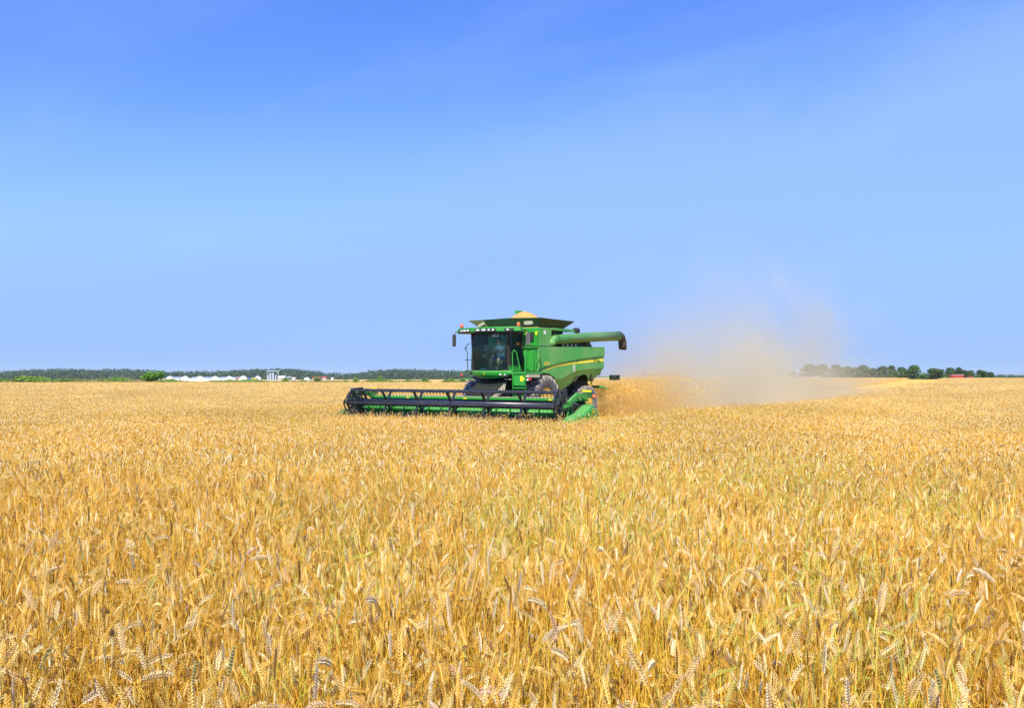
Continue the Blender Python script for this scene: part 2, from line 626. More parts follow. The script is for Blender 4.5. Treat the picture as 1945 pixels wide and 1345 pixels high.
def build_stubble_strip():
    mb = MB()
    near = [(3.9, 33.0)] + LANE[:6]
    far = [(-4.5, 38.5)] + LANE[:5:-1]
    n = 14
    vs = []
    pts = []
    for (a, b), (c, d), in zip(near, far):
        pts.append(((a, b), (c, d)))
    sub = []
    for i in range(len(pts) - 1):
        for t in range(5):
            u = t / 5
            sub.append(tuple(tuple(pts[i][s][k] * (1 - u) + pts[i + 1][s][k] * u for k in (0, 1)) for s in (0, 1)))
    sub.append(pts[-1])
    for a, b in sub:
        for k in range(n + 1):
            u = k / n
            x, y = a[0] * (1 - u) + b[0] * u, a[1] * (1 - u) + b[1] * u
            vs.append((x, y, terrain(x, y) + 0.03))
    fs = [(i * (n + 1) + k, i * (n + 1) + k + 1, (i + 1) * (n + 1) + k + 1, (i + 1) * (n + 1) + k) for i in range(len(sub) - 1) for k in range(n)]
    mb.add(vs, fs)
    tag(mb.build('stubble_path', M['stubble']), kind='structure')
build_stubble_strip()

# ------------------------------------------------------------------ wheat
PAL = {
    'stem': [(0.92, 0.585, 0.07), (0.94, 0.63, 0.10), (0.84, 0.47, 0.04), (0.94, 0.69, 0.17), (0.68, 0.34, 0.04)],
    'ear': [(0.94, 0.67, 0.20), (0.96, 0.75, 0.31), (0.88, 0.56, 0.12), (0.72, 0.41, 0.08), (0.98, 0.86, 0.52)],
    'leaf': [(0.80, 0.50, 0.10), (0.64, 0.34, 0.06), (0.86, 0.60, 0.15)],
    'gstem': [(0.66, 0.64, 0.07), (0.76, 0.66, 0.09), (0.50, 0.56, 0.07)],
    'gear': [(0.74, 0.68, 0.17), (0.66, 0.64, 0.15), (0.84, 0.72, 0.22)],
}
def jitter(c, r, k=0.10):
    f = 1 + r.uniform(-k, k)
    return (c[0] * f, c[1] * f * (1 + r.uniform(-.04, .04)), c[2] * f)

class PB:
    """plant buffer: vertices with a colour each"""
    def __init__(s):
        s.v, s.f, s.c = [], [], []
    def add(s, vs, fs, col):
        o = len(s.v)
        s.v.extend(vs)
        s.f.extend([tuple(i + o for i in f) for f in fs])
        s.c.extend([col] * len(vs))
    def mesh(s, name, m):
        me = bpy.data.meshes.new(name)
        me.from_pydata(s.v, [], s.f)
        a = me.color_attributes.new('col', 'FLOAT_COLOR', 'POINT')
        a.data.foreach_set('color', np.array([(*c, 1.0) for c in s.c], dtype=np.float32).ravel())
        me.materials.append(m)
        return me

def path(r, h, lean, bend, n, earlen, start=0.0):
    """heights along a stalk in its own plane: list of (u, z, angle)"""
    L = h + earlen
    pts = []
    u = z = 0.0
    steps = n
    ds = L / steps
    s = 0.0
    out = [(0.0, 0.0, lean * 0.3)]
    for i in range(steps):
        s += ds
        t = s / L
        b = max(0.0, (t - 0.68) / 0.32)
        ang = lean * (0.3 + 0.7 * t) + bend * (b ** 1.35)
        u += math.sin(ang) * ds
        z += math.cos(ang) * ds
        out.append((u, z, ang))
    return out

def strip_tube(pb, pts3, rad, n, col):
    vs, fs = [], []
    m = len(pts3)
    for i, p in enumerate(pts3):
        t = (pts3[min(i + 1, m - 1)] - pts3[max(i - 1, 0)]).normalized()
        a = t.cross(Vector((0.3, 0.9, 0.1))).normalized()
        b = t.cross(a)
        rr = rad * (1 - 0.35 * i / m)
        for k in range(n):
            th = 2 * math.pi * k / n
            vs.append(tuple(p + (a * math.cos(th) + b * math.sin(th)) * rr))
    for i in range(m - 1):
        for k in range(n):
            fs.append((i * n + k, i * n + (k + 1) % n, (i + 1) * n + (k + 1) % n, (i + 1) * n + k))
    pb.add(vs, fs, col)

def plant(pbs, r, x, y, h, lod, green=False, bend=None, lean=None, awn=None, earlen=None, z0=0.0, az=None, earcol=None, thick=1.0):
    """pbs: (stem buffer, ear buffer, leaf buffer), which may be the same"""
    sb, eb, lb = pbs
    az = r.uniform(0, 2 * math.pi) if az is None else az
    lean = abs(r.gauss(0.10, 0.12)) if lean is None else lean
    if bend is None:
        bend = r.uniform(0.0, 0.5) if r.random() < .55 else (r.uniform(0.4, 1.4) if r.random() < .55 else r.uniform(1.2, 2.5))
    earlen = r.uniform(0.075, 0.115) if earlen is None else earlen
    scol = jitter(r.choice(PAL['gstem' if green and r.random() < 0.6 else 'stem']), r)
    ecol = jitter(r.choice(PAL['gear' if green and r.random() < 0.5 else 'ear']), r) if earcol is None else earcol
    lcol = jitter(r.choice(PAL['leaf']), r, 0.2)
    if r.random() < 0.05 and earcol is None:
        ecol = jitter((0.42, 0.25, 0.10), r, 0.3)
    ca, sa = math.cos(az), math.sin(az)
    n = {0: 30, 1: 9, 2: 4, 3: 3}[lod]
    pts = path(r, h, lean, bend, n, earlen)
    P3 = [Vector((x + u * ca, y + u * sa, z0 + z)) for u, z, a in pts]
    tot = h + earlen
    bare = earcol is None and lod < 2 and r.random() < 0.54      # a stem whose ear is broken off or still hidden
    def at(s):
        f = s / tot * n
        i = min(n - 1, int(f))
        return P3[i].lerp(P3[i + 1], f - i), (P3[i + 1] - P3[i]).normalized()
    if lod == 0:
        k = int(n * h / tot) + 1
        sp_ = [P3[i] for i in list(range(0, int(n * .6), 5)) + list(range(int(n * .6), k + 1, 2))]
        strip_tube(sb, sp_ + ([P3[k]] if sp_[-1] is not P3[k] else []), 0.0021 * thick, 3, scol)
        side = Vector((-sa, ca, 0))
        N = 0 if bare else max(7, int(earlen / 0.0105))
        for i in range(N):
            s = h + earlen * (i + 0.2) / N
            p, t = at(s)
            nrm = t.cross(side).normalized()
            w = 0.0064 * (0.72 + 0.5 * math.sin(math.pi * min(1, (i + 1.2) / (N + 0.6)))) * thick
            L_ = 0.0135
            for sg in (-1, 1):
                base = p + t * (0.0045 if sg > 0 else 0)
                c = base + nrm * sg * w * 0.55 + t * L_ * 0.45
                tip = base + nrm * sg * w * 1.45 + t * L_ * 1.15
                a1 = side * w * 0.62
                a2 = nrm * w * 0.55
                vs = [tuple(base), tuple(c + a1), tuple(c + a2 * sg), tuple(c - a1), tuple(c - a2 * sg), tuple(tip)]
                fs = [(0, 1, 2), (0, 2, 3), (0, 3, 4), (0, 4, 1), (5, 2, 1), (5, 3, 2), (5, 4, 3), (5, 1, 4)]
                eb.add(vs, fs, jitter(ecol, r, 0.07))
                if awn:
                    d = (t + nrm * sg * 0.28 + side * r.uniform(-.2, .2)).normalized()
                    q = tip + d * awn * r.uniform(.7, 1.1)
                    e = side * 0.0006
                    eb.add([tuple(tip - e), tuple(tip + e), tuple(q)], [(0, 1, 2)], jitter(scol, r, .1))
        if lb is not None:
            for _ in range(r.choice([0, 0, 1, 1])):
                s = r.uniform(0.3, 0.85) * h
                p, t = at(s)
                a = r.uniform(0, 2 * math.pi)
                d = Vector((math.cos(a), math.sin(a), 0))
                ll = r.uniform(0.08, 0.2)
                el = r.uniform(0.7, 1.4)
                q = Vector(p)
                w = r.uniform(0.0014, 0.0032)
                vs, fs = [], []
                m = 5
                for i in range(m + 1):
                    tt = i / m
                    pr = d.cross(Vector((0, 0, 1))).lerp(Vector((0, 0, 1)), 0.35 * math.sin(tt * 5 + a)).normalized()
                    ww = w * (1 - tt * 0.85)
                    vs += [tuple(q - pr * ww), tuple(q + pr * ww)]
                    q = q + (d * math.cos(el) + Vector((0, 0, 1)) * math.sin(el)) * ll / m
                    el -= r.uniform(0.3, 0.75)
                fs = [(2 * i, 2 * i + 1, 2 * i + 3, 2 * i + 2) for i in range(m)]
                lb.add(vs, fs, lcol)
    elif lod == 1:
        k = int(n * h / tot) + 1
        strip_tube(sb, P3[:k + 1], 0.0022, 3, scol)
        side = Vector((-sa, ca, 0))
        vs, fs = [], []
        m = 7
        for i in range(m):
            p, t = at(h + earlen * (i / (m - 1)) * 0.999)
            nrm = t.cross(side).normalized()
            rr = (0.0045, 0.0095, 0.007, 0.0105, 0.0072, 0.0085, 0.002)[i]
            vs += [tuple(p + side * rr * .8), tuple(p + nrm * rr), tuple(p - side * rr * .8), tuple(p - nrm * rr)]
        for i in range(m - 1):
            for q in range(4):
                fs.append((i * 4 + q, i * 4 + (q + 1) % 4, i * 4 + 4 + (q + 1) % 4, i * 4 + 4 + q))
        if not bare:
            eb.add(vs, fs, ecol)
        if r.random() < 0.7:
            s = r.uniform(0.4, 0.9) * h
            p, t = at(s)
            a = r.uniform(0, 6.28)
            d = Vector((math.cos(a), math.sin(a), r.uniform(-.4, .9)))
            w = d.cross(Vector((0, 0, 1))).normalized() * 0.004
            q = p + d * 0.07
            q2 = q + Vector((d.x, d.y, -0.5)) * 0.07
            lb.add([tuple(p - w), tuple(p + w), tuple(q - w), tuple(q + w), tuple(q2)], [(0, 1, 3, 2), (2, 3, 4)], lcol)
    else:
        a = r.uniform(0, math.pi)
        w0 = 0.0042 if lod == 2 else 0.012
        w = Vector((math.cos(a), math.sin(a), 0)) * w0
        k = n - 1
        j0 = 1 if lod == 2 else 1
        vs, fs = [], []
        for i in range(j0, k + 1):
            vs += [tuple(P3[i] - w), tuple(P3[i] + w)]
        for i in range(k - j0):
            fs.append((2 * i, 2 * i + 1, 2 * i + 3, 2 * i + 2))
        sb.add(vs, fs, scol)
        b, t = at(h)
        e, _ = at(tot * 0.999)
        c = b.lerp(e, 0.5)
        rr = 0.011 if lod == 2 else 0.026
        s1 = Vector((-sa, ca, 0)) * rr
        s2 = t.cross(Vector((-sa, ca, 0))).normalized() * rr
        if lod == 3:
            e = e + t * 0.05
            b = b - t * 0.03
        vs = [tuple(b), tuple(c + s1), tuple(c + s2), tuple(c - s1), tuple(c - s2), tuple(e)]
        fs = [(0, 1, 2), (0, 2, 3), (0, 3, 4), (0, 4, 1), (5, 2, 1), (5, 3, 2), (5, 4, 3), (5, 1, 4)]
        eb.add(vs, fs, ecol)

def clump(idx, lod, rad, count, h0, h1, green=False, seed=0, awned=0.0, stubble=False):
    r = random.Random(1000 + idx)
    pb = PB()
    for i in range(count):
        a = r.uniform(0, 2 * math.pi)
        d = rad * math.sqrt(r.random())
        x, y = d * math.cos(a), d * math.sin(a)
        if stubble:
            h = r.uniform(0.08, 0.2)
            w = 0.006 * (3 if lod == 3 else 1)
            aa = r.uniform(0, 3.14)
            lx, ly = r.uniform(-.06, .06), r.uniform(-.06, .06)
            dx, dy = math.cos(aa) * w, math.sin(aa) * w
            pb.add([(x - dx, y - dy, 0), (x + dx, y + dy, 0), (x + dx + lx, y + dy + ly, h), (x - dx + lx, y - dy + ly, h)], [(0, 1, 2, 3)], jitter((0.80, 0.56, 0.15), r, .12))
            continue
        h = r.gauss((h0 + h1) / 2, (h1 - h0) / 3.2)
        h = max(h0 * .8, min(h1 * 1.08, h))
        if r.random() < .05: h = h1 * r.uniform(1.08, 1.28)
        plant((pb, pb, pb), r, x, y, h, lod, green=green and r.random() < .7, awn=(r.uniform(.04, .07) if r.random() < awned else None))
    me = pb.mesh('wheat_clump_mesh', M['wheat'])
    return bpy.data.objects.new('wheat_clump_source_%02d' % idx, me)

VARS = []      # (source object, role)
def add_var(role, *a, **k):
    VARS.append((clump(len(VARS), *a, **k), role))
for i in range(5): add_var('a', 0, 0.36, 165, 0.62, 0.92, awned=0.35)
for i in range(2): add_var('ag', 0, 0.36, 165, 0.62, 0.92, green=True, awned=0.2)
for i in range(4): add_var('b', 1, 0.70, 390, 0.60, 0.86)
for i in range(2): add_var('bg', 1, 0.70, 390, 0.60, 0.86, green=True)
for i in range(4): add_var('c', 2, 1.30, 720, 0.60, 0.84)
for i in range(2): add_var('cg', 2, 1.30, 720, 0.60, 0.84, green=True)
for i in range(3): add_var('d', 3, 5.0, 4200, 0.58, 0.82)
for i in range(2): add_var('s', 2, 1.3, 500, 0, 0, stubble=True)
ROLES = {}
for i, (o, role) in enumerate(VARS):
    ROLES.setdefault(role, []).append(i)

def wheat_scale(d):
    return 0.96 - 0.26 * smooth(7, 26, d)

def standing(x, y, rad):
    """may a clump of that radius stand here"""
    if math.hypot(x, y) < 2.2 + rad:
        return False
    mx, my = w2m(x, y)
    if mx < 4.55 + rad * 0.6 and mx > -8 and abs(my) < 5.25 + rad * 0.6:
        return False
    if y > field_edge(x, y):
        return False
    for dx, dy in ((0, 0), (rad * .6, 0), (-rad * .6, 0), (0, rad * .6), (0, -rad * .6)):
        if in_poly(x + dx, y + dy, LANE):
            return False
    return True

def scatter():
    pts, idx, rot, scl = [], [], [], []
    def put(x, y, role, zs, xs=1.0):
        g = math.exp(-((x - 1.6 - 0.05 * y) ** 2 / 9.0 + (y - 10.5) ** 2 / 36.0)) * 0.55
        g += 0.18 * (mnoise.noise(Vector((x * 0.12, y * 0.07, 3.1))) > 0.18)
        if role + 'g' in ROLES and rnd.random() < g:
            role = role + 'g'
        pts.append((x, y, terrain(x, y)))
        idx.append(rnd.choice(ROLES[role]))
        rot.append(rnd.uniform(0, 6.283))
        scl.append((xs, xs, zs))
    def grid(y0, y1, sp, role, rad, marg, fr=0.66, near=None):
        y = y0
        while y < y1:
            hw = fr * y + marg
            x = -hw
            while x < hw:
                px, py = x + rnd.uniform(-.45, .45) * sp, y + rnd.uniform(-.45, .45) * sp
                d = math.hypot(px, py)
                if standing(px, py, rad) and (near is None or near(px, py)):
                    hn = mnoise.noise(Vector((px * 0.09, py * 0.09, 0.5))) * 0.10 + mnoise.noise(Vector((px * 0.6, py * 0.6, 7.5))) * 0.06
                    put(px, py, role, wheat_scale(d) * (1 + hn) * rnd.uniform(.93, 1.07))
                x += sp
            y += sp
    nearm = lambda x, y: (lambda m: -14 < m[0] < 11 and abs(m[1]) < 13)(w2m(x, y))
    grid(1.6, 12.0, 0.42, 'a', 0.36, 2.2)
    grid(11.9, 27, 0.74, 'b', 0.70, 3.0)
    grid(26.6, 60, 0.74, 'b', 0.70, 0, near=nearm)
    grid(26.6, 92, 1.45, 'c', 1.30, 5.0, near=lambda x, y: not nearm(x, y))
    grid(90, 424, 5.6, 'd', 5.0, 14.0)
    # short stubble where the machine has been
    y = 31.0
    while y < 130:
        x = -8.0
        while x < 52:
            mx, my = w2m(x, y)
            if in_poly(x, y, LANE) or (mx < 3.9 and mx > -9 and abs(my) < 5.0):
                pts.append((x, y, terrain(x, y) + 0.03)); idx.append(rnd.choice(ROLES['s'])); rot.append(rnd.uniform(0, 6.28)); scl.append((1, 1, 1))
            x += 1.6
        y += 1.6
    return pts, idx, rot, scl

def instancer(name, data, sources):
    pts, idx, rot, scl = data
    me = bpy.data.meshes.new(name)
    me.from_pydata(pts, [], [])
    a = me.attributes.new('idx', 'INT', 'POINT'); a.data.foreach_set('value', idx)
    a = me.attributes.new('rotz', 'FLOAT_VECTOR', 'POINT'); a.data.foreach_set('vector', np.array([(0, 0, q) for q in rot], dtype=np.float32).ravel())
    a = me.attributes.new('scl', 'FLOAT_VECTOR', 'POINT'); a.data.foreach_set('vector', np.array(scl, dtype=np.float32).ravel())
    o = link_mesh(name, me)
    ng = bpy.data.node_groups.new(name + '_nodes', 'GeometryNodeTree')
    ng.interface.new_socket('Geometry', in_out='INPUT', socket_type='NodeSocketGeometry')
    ng.interface.new_socket('Geometry', in_out='OUTPUT', socket_type='NodeSocketGeometry')
    N, L = ng.nodes, ng.links
    gi, go = N.new('NodeGroupInput'), N.new('NodeGroupOutput')
    def attr(nm, ty):
        n = N.new('GeometryNodeInputNamedAttribute'); n.data_type = ty; n.inputs['Name'].default_value = nm
        return n.outputs['Attribute']
    ai, ar, asc = attr('idx', 'INT'), attr('rotz', 'FLOAT_VECTOR'), attr('scl', 'FLOAT_VECTOR')
    m2p = N.new('GeometryNodeMeshToPoints')
    L.new(gi.outputs[0], m2p.inputs['Mesh'])
    e2r = N.new('FunctionNodeEulerToRotation')
    L.new(ar, e2r.inputs[0])
    jn = N.new('GeometryNodeJoinGeometry')
    for k, src in enumerate(sources):
        oi = N.new('GeometryNodeObjectInfo')
        oi.inputs['Object'].default_value = src
        oi.inputs['As Instance'].default_value = False
        cm = N.new('FunctionNodeCompare'); cm.data_type = 'INT'; cm.operation = 'EQUAL'
        L.new(ai, cm.inputs[2]); cm.inputs[3].default_value = k
        ip = N.new('GeometryNodeInstanceOnPoints')
        L.new(m2p.outputs[0], ip.inputs['Points'])
        L.new(cm.outputs[0], ip.inputs['Selection'])
        L.new(oi.outputs['Geometry'], ip.inputs['Instance'])
        L.new(e2r.outputs[0], ip.inputs['Rotation'])
        L.new(asc, ip.inputs['Scale'])
        L.new(ip.outputs[0], jn.inputs[0])
    L.new(jn.outputs[0], go.inputs[0])
    md = o.modifiers.new('scatter', 'NODES')
    md.node_group = ng
    return o
wf = instancer('wheat_field', scatter(), [v[0] for v in VARS])
tag(wf, 'ripe golden wheat crop covering the field up to the trees', 'wheat crop', kind='stuff')

# nearest stalks, one object each
STALK_KINDS = [
    # bend, lean, height, earlen, awn, colour, words
    (0.10, 0.04, 0.93, 0.130, None, (0.82, 0.66, 0.40), 'upright pale cream ear'),
    (0.55, 0.08, 0.96, 0.135, None, (0.78, 0.58, 0.29), 'slightly tilted golden ear'),
    (1.35, 0.10, 0.99, 0.135, None, (0.84, 0.70, 0.46), 'whitish ear nodding sideways'),
    (1.75, 0.12, 1.00, 0.140, None, (0.82, 0.67, 0.42), 'long pale ear bent level'),
    (2.35, 0.10, 1.01, 0.125, None, (0.78, 0.60, 0.33), 'hooked ear hanging down'),
    (0.30, 0.22, 0.94, 0.100, None, (0.62, 0.55, 0.20), 'greenish yellow ear'),
    (0.80, 0.15, 0.86, 0.085, 0.085, (0.74, 0.54, 0.25), 'bristly golden ear with long awns'),
    (0.15, 0.06, 0.90, 0.105, None, (0.58, 0.38, 0.17), 'brownish upright ear'),
    (0.25, 0.30, 0.98, 0.100, None, (0.84, 0.64, 0.34), 'leaning stem and short straight ear'),
    (1.05, 0.05, 0.97, 0.085, None, (0.90, 0.78, 0.52), 'small whitish ear tipping over'),
    (2.00, 0.20, 1.03, 0.115, None, (0.70, 0.52, 0.26), 'darker ear arching downwards'),
    (0.55, 0.12, 0.88, 0.090, 0.075, (0.86, 0.64, 0.32), 'fine pale ear with spreading awns'),
]
def foreground_stalks():
    protos = []
    for k, (bend, lean, h, el, awn, ec, words) in enumerate(STALK_KINDS * 3):
        r = random.Random(50 + k)
        if k >= len(STALK_KINDS):
            bend *= r.uniform(.8, 1.2); el *= r.uniform(.72, 1.06); lean *= r.uniform(.6, 1.6)
            ec = tuple(c * r.uniform(.88, 1.04) for c in ec)
        sb, eb, lb = PB(), PB(), PB()
        plant((sb, eb, None), r, 0, 0, h, 0, bend=bend, lean=lean, awn=awn, earlen=el, az=0, earcol=ec, thick=1.5)
        # one dry leaf of its own
        vs, q, el2 = [], Vector((0.02, 0, h * 0.62)), 0.9
        d = Vector((-0.4, 0.9, 0)).normalized()
        for i in range(7):
            w = 0.0045 * (1 - i / 6.5)
            pr = d.cross(Vector((0, 0, 1))).normalized()
            vs += [tuple(q - pr * w), tuple(q + pr * w)]
            q = q + (d * math.cos(el2) + Vector((0, 0, 1)) * math.sin(el2)) * 0.028
            el2 -= 0.45
        lb.add(vs, [(2 * i, 2 * i + 1, 2 * i + 3, 2 * i + 2) for i in range(6)], (0.62, 0.44, 0.18))
        root = empty('wheat_stalk')
        link_mesh('stem', sb.mesh('stem', M['wheat']), root)
        link_mesh('ear', eb.mesh('ear', M['wheat']), root)
        link_mesh('leaf', lb.mesh('leaf', M['wheat']), root)
        tag(root, 'tall foreground wheat stalk with ' + words, 'wheat stalk', 'foreground wheat stalks: ' + words)
        protos.append(root)
    used = [False] * len(protos)
    wts = [3, 3, 2, 2.4, 1.6, 2, 2, 1.5, 2.5, 2, 1.4, 2]
    n = 0
    while n < 300:
        y = 3.1 + 4.2 * rnd.random() ** 1.35
        x = rnd.uniform(-0.60, 0.60) * y
        k = rnd.choices(range(len(protos)), wts * 3)[0]
        o = protos[k] if not used[k] else copy_tree(protos[k])
        used[k] = True
        q = x / y
        col = ['far left', 'left of centre', 'just left of middle', 'just right of middle', 'right of centre', 'far right'][min(5, max(0, int((q + .57) / .19)))]
        row = 'nearest rows' if y < 4.3 else ('second rows' if y < 5.6 else 'third rows')
        words = STALK_KINDS[k % len(STALK_KINDS)][6]
        tag(o, 'wheat stalk with %s, %s, %s' % (words, row, col), 'wheat stalk', 'wheat stalks with %s, %s, %s' % (words, row, col))
        o.location = (x, y, terrain(x, y))
        o.rotation_euler = (rnd.uniform(-.05, .05), rnd.uniform(-.05, .05), rnd.uniform(0, 6.283))
        s = rnd.uniform(0.84, 1.06)
        o.scale = (s, s, s * rnd.uniform(.95, 1.04))
        n += 1
foreground_stalks()

# ------------------------------------------------------------------ trees, forest, bushes
def leaf_cloud(pb, r, blobs, n, size, cols, flat=0.6):
    """leaf-clump faces spread through the outer part of several lobes"""
    tot = sum(b[3] ** 2 for b in blobs)
    for bx, by, bz, br, bh in blobs:
        m = max(4, int(n * br * br / tot))
        bc = r.choice(cols)
        for i in range(m):
            v = Vector((r.gauss(0, 1), r.gauss(0, 1), r.gauss(0, 1))).normalized()
            rr = br * (0.55 + 0.5 * r.random() ** 0.6)
            c = Vector((bx + v.x * rr, by + v.y * rr, bz + v.z * rr * bh / br))
            nrm = (v + Vector((r.uniform(-.8, .8), r.uniform(-.8, .8), r.uniform(-.3, .9)))).normalized()
            a = nrm.cross(Vector((r.uniform(-1, 1), r.uniform(-1, 1), r.uniform(-1, 1)))).normalized()
            b = nrm.cross(a)
            s = size * r.uniform(.55, 1.3)
            vs = [tuple(c + a * s), tuple(c + b * s * .8), tuple(c - a * s * .9), tuple(c - b * s * .7)]
            pb.add(vs, [(0, 1, 2, 3)], jitter(bc if r.random() < .7 else r.choice(cols), r, .18))

TREE_COLS = [(0.060, 0.135, 0.030), (0.085, 0.175, 0.040), (0.048, 0.105, 0.030), (0.11, 0.20, 0.045)]
BUSH_COLS = [(0.22, 0.36, 0.05), (0.27, 0.40, 0.07), (0.17, 0.29, 0.05)]
def tree_proto(seed, kind):
    r = random.Random(seed)
    pb = PB()
    blobs = []
    if kind == 'round':
        for i in range(9):
            a = r.uniform(0, 6.28); d = r.uniform(0, 1.5)
            blobs.append((d * math.cos(a), d * math.sin(a), r.uniform(3.0, 5.4), r.uniform(.9, 1.5), r.uniform(.8, 1.2)))
        blobs.append((0, 0, 5.4, 1.3, 1.2))
        for i in range(5):
            a = r.uniform(0, 6.28)
            blobs.append((1.9 * math.cos(a), 1.9 * math.sin(a), r.uniform(1.4, 2.6), 1.1, .9))
    elif kind == 'broad':
        for i in range(13):
            a = r.uniform(0, 6.28); d = r.uniform(0.4, 2.4)
            blobs.append((d * math.cos(a), d * math.sin(a), r.uniform(2.2, 4.8), r.uniform(.9, 1.4), r.uniform(.7, 1.1)))
        for i in range(5):
            a = r.uniform(0, 6.28)
            blobs.append((2.4 * math.cos(a), 2.4 * math.sin(a), r.uniform(1.0, 2.0), 1.0, .8))
    else:
        for i in range(10):
            a = r.uniform(0, 6.28); d = r.uniform(0, 1.0)
            blobs.append((d * math.cos(a), d * math.sin(a), r.uniform(1.8, 6.0), r.uniform(.7, 1.1), r.uniform(.8, 1.1)))
    leaf_cloud(pb, r, blobs, 2300, 0.27, TREE_COLS)
    crown = pb.mesh('crown', M['leaf'])
    tb = MB()
    tb.tube([(0, 0, 0), (0.05, 0, 1.5), (0, 0.1, 3.2), (0.1, 0, 4.6)], [.24, .19, .13, .05], 7)
    for i in range(5):
        a = i * 1.3
        tb.tube([(0, 0, 1.4 + .35 * i), (.8 * math.cos(a), .8 * math.sin(a), 2.4 + .35 * i), (1.4 * math.cos(a), 1.4 * math.sin(a), 3.0 + .35 * i)], [.1, .06, .02], 5)
    return crown, tb.mesh('trunk', M['bark'])
PROTO = {k: tree_proto(s, k) for k, s in (('round', 3), ('broad', 4), ('tall', 5))}

# px centre, width px, top row (photograph), kind
RIGHT_TREES = [
    (1436, 15, 705, 'tall', 'small tree alone in the thick of the dust, leftmost of the row'),
    (1476, 20, 704, 'broad', 'low broad tree barely showing through the dust'),
    (1506, 17, 706, 'broad', 'lower tree in the dust beside three taller round ones'),
    (1536, 26, 692, 'round', 'tall round tree fading into the dust, first of three alike'),
    (1563, 24, 692.5, 'round', 'tall round tree fading into the dust, middle of three alike'),
    (1587, 25, 693, 'round', 'tall round tree at the right rim of the dust'),
    (1614, 25, 695.5, 'broad', 'broad dark tree, first one clear of the dust'),
    (1638, 25, 694, 'round', 'tall dark tree with a rounded top, second clear of the dust'),
    (1660, 19, 699, 'broad', 'lower tree in a dip between taller dark trees'),
    (1678, 22, 696, 'round', 'round tree with paler green crown left of the hidden pole tops'),
    (1695, 15, 695, 'tall', 'narrow upright tree beside the round pale crown'),
    (1711, 20, 698, 'round', 'smaller dark tree left of the tallest round one'),
    (1737, 26, 694, 'round', 'largest round tree standing alone above the hedge'),
    (1776, 30, 699.5, 'broad', 'wide spreading tree left of the red trailer'),
    (1804, 22, 699, 'round', 'round tree directly behind the red trailer'),
    (1820, 14, 699, 'tall', 'narrow tree behind the right end of the red trailer'),
    (1834, 17, 703, 'broad', 'low tree behind the gap between trailer and tractor'),
    (1845, 14, 704.5, 'round', 'small round tree behind the red tractor'),
    (1863, 20, 703, 'broad', 'spreading tree standing apart right of the tractor'),
    (1881, 14, 707.5, 'round', 'last small tree before the hedge runs low'),
]
for px, w, top, kind, lab in RIGHT_TREES:
    yy = rnd.uniform(432, 446)
    x, y, z = P(px, yy)
    hgt = (711.6 - top + 1.2) * yy / 1709 + CAM_H - z
    nat = {'round': 6.6, 'broad': 5.7, 'tall': 6.9}[kind]
    nw = {'round': 5.6, 'broad': 6.6, 'tall': 3.7}[kind]
    ww = w * yy / 1709 * 1.36
    root = empty('tree', (x, y, z), rnd.uniform(0, 6.28), (ww / nw, ww / nw, hgt / nat))
    tag(root, lab, 'tree', 'trees along the right horizon')
    link_mesh('trunk', PROTO[kind][1], root)
    link_mesh('crown', PROTO[kind][0], root)

def hedge():
    r = random.Random(5)
    pb = PB()
    px = 1560
    while px < 2150:
        yy = r.uniform(440, 452)
        x, y, z = P(px, yy)
        h = r.uniform(3.2, 4.9) if px < 1880 else r.uniform(1.7, 2.9)
        blobs = [(x + r.uniform(-.8, .8), y, z + h * .45, r.uniform(1.0, 1.6), h * .5) for _ in range(2)]
        leaf_cloud(pb, r, blobs, 160, 0.26, TREE_COLS)
        px += 4.2
    o = link_mesh('hedge', pb.mesh('hedge', M['leaf']))
    tag(o, 'low dark green hedge running under the trees on the right', 'hedge', kind='stuff')
hedge()

def forest():
    r = random.Random(8)
    pb = PB()
    prof = [(-500, 705), (0, 706), (45, 703), (110, 700), (170, 702.5), (260, 701), (300, 705), (400, 706), (440, 703), (485, 701), (560, 701.5), (600, 704), (622, 709), (680, 708.5), (715, 703), (750, 701.5), (880, 703.5), (960, 706), (1100, 712)]
    cols = [(0.040, 0.088, 0.034), (0.052, 0.105, 0.040), (0.034, 0.074, 0.034), (0.065, 0.120, 0.045)]
    for row in range(4):
        px = -480
        while px < 1090:
            d = 1330 + row * 45 + r.uniform(-15, 15)
            x, y, z = P(px, d)
            for i in range(len(prof) - 1):
                if prof[i][0] <= px < prof[i + 1][0]:
                    t = (px - prof[i][0]) / (prof[i + 1][0] - prof[i][0])
                    top = prof[i][1] * (1 - t) + prof[i + 1][1] * t
            top += r.uniform(-1.0, 1.8) + (3 - row) * 1.9
            h = (711.6 - top) * d / 1709 + CAM_H - z
            w = r.uniform(3.2, 5.5)
            blobs = [(x, y, z + h - w * .55, w, w * .8), (x + r.uniform(-2, 2), y - 1, z + h * .45, w * 1.1, h * .35), (x + r.uniform(-3, 3), y - 2, z + h * .22, w * 1.1, h * .3)]
            leaf_cloud(pb, r, blobs, 120, 1.25, cols)
            px += r.uniform(4.0, 7)
    o = link_mesh('forest', pb.mesh('forest', M['leaf']))
    tag(o, 'dark green wood running along the whole left horizon', 'forest', kind='stuff')
    pb = PB()
    px = 1700
    while px < 2500:
        d = 3000 + r.uniform(-60, 60)
        x, y = (px - 972.5) / 1709 * d, d
        z = terrain(x, y)
        h = (711.6 - r.uniform(710.6, 712)) * d / 1709 + CAM_H - z
        w = 12
        leaf_cloud(pb, r, [(x, y, z + h - w * .7, w, w * .7), (x, y, z + h * .5, w, h * .4)], 40, 3.2, cols)
        px += 5
    o = link_mesh('distant_wood', pb.mesh('distant_wood', M['leaf']))
    tag(o, 'thin line of far bluish wood at the right horizon', 'forest', kind='stuff')
forest()

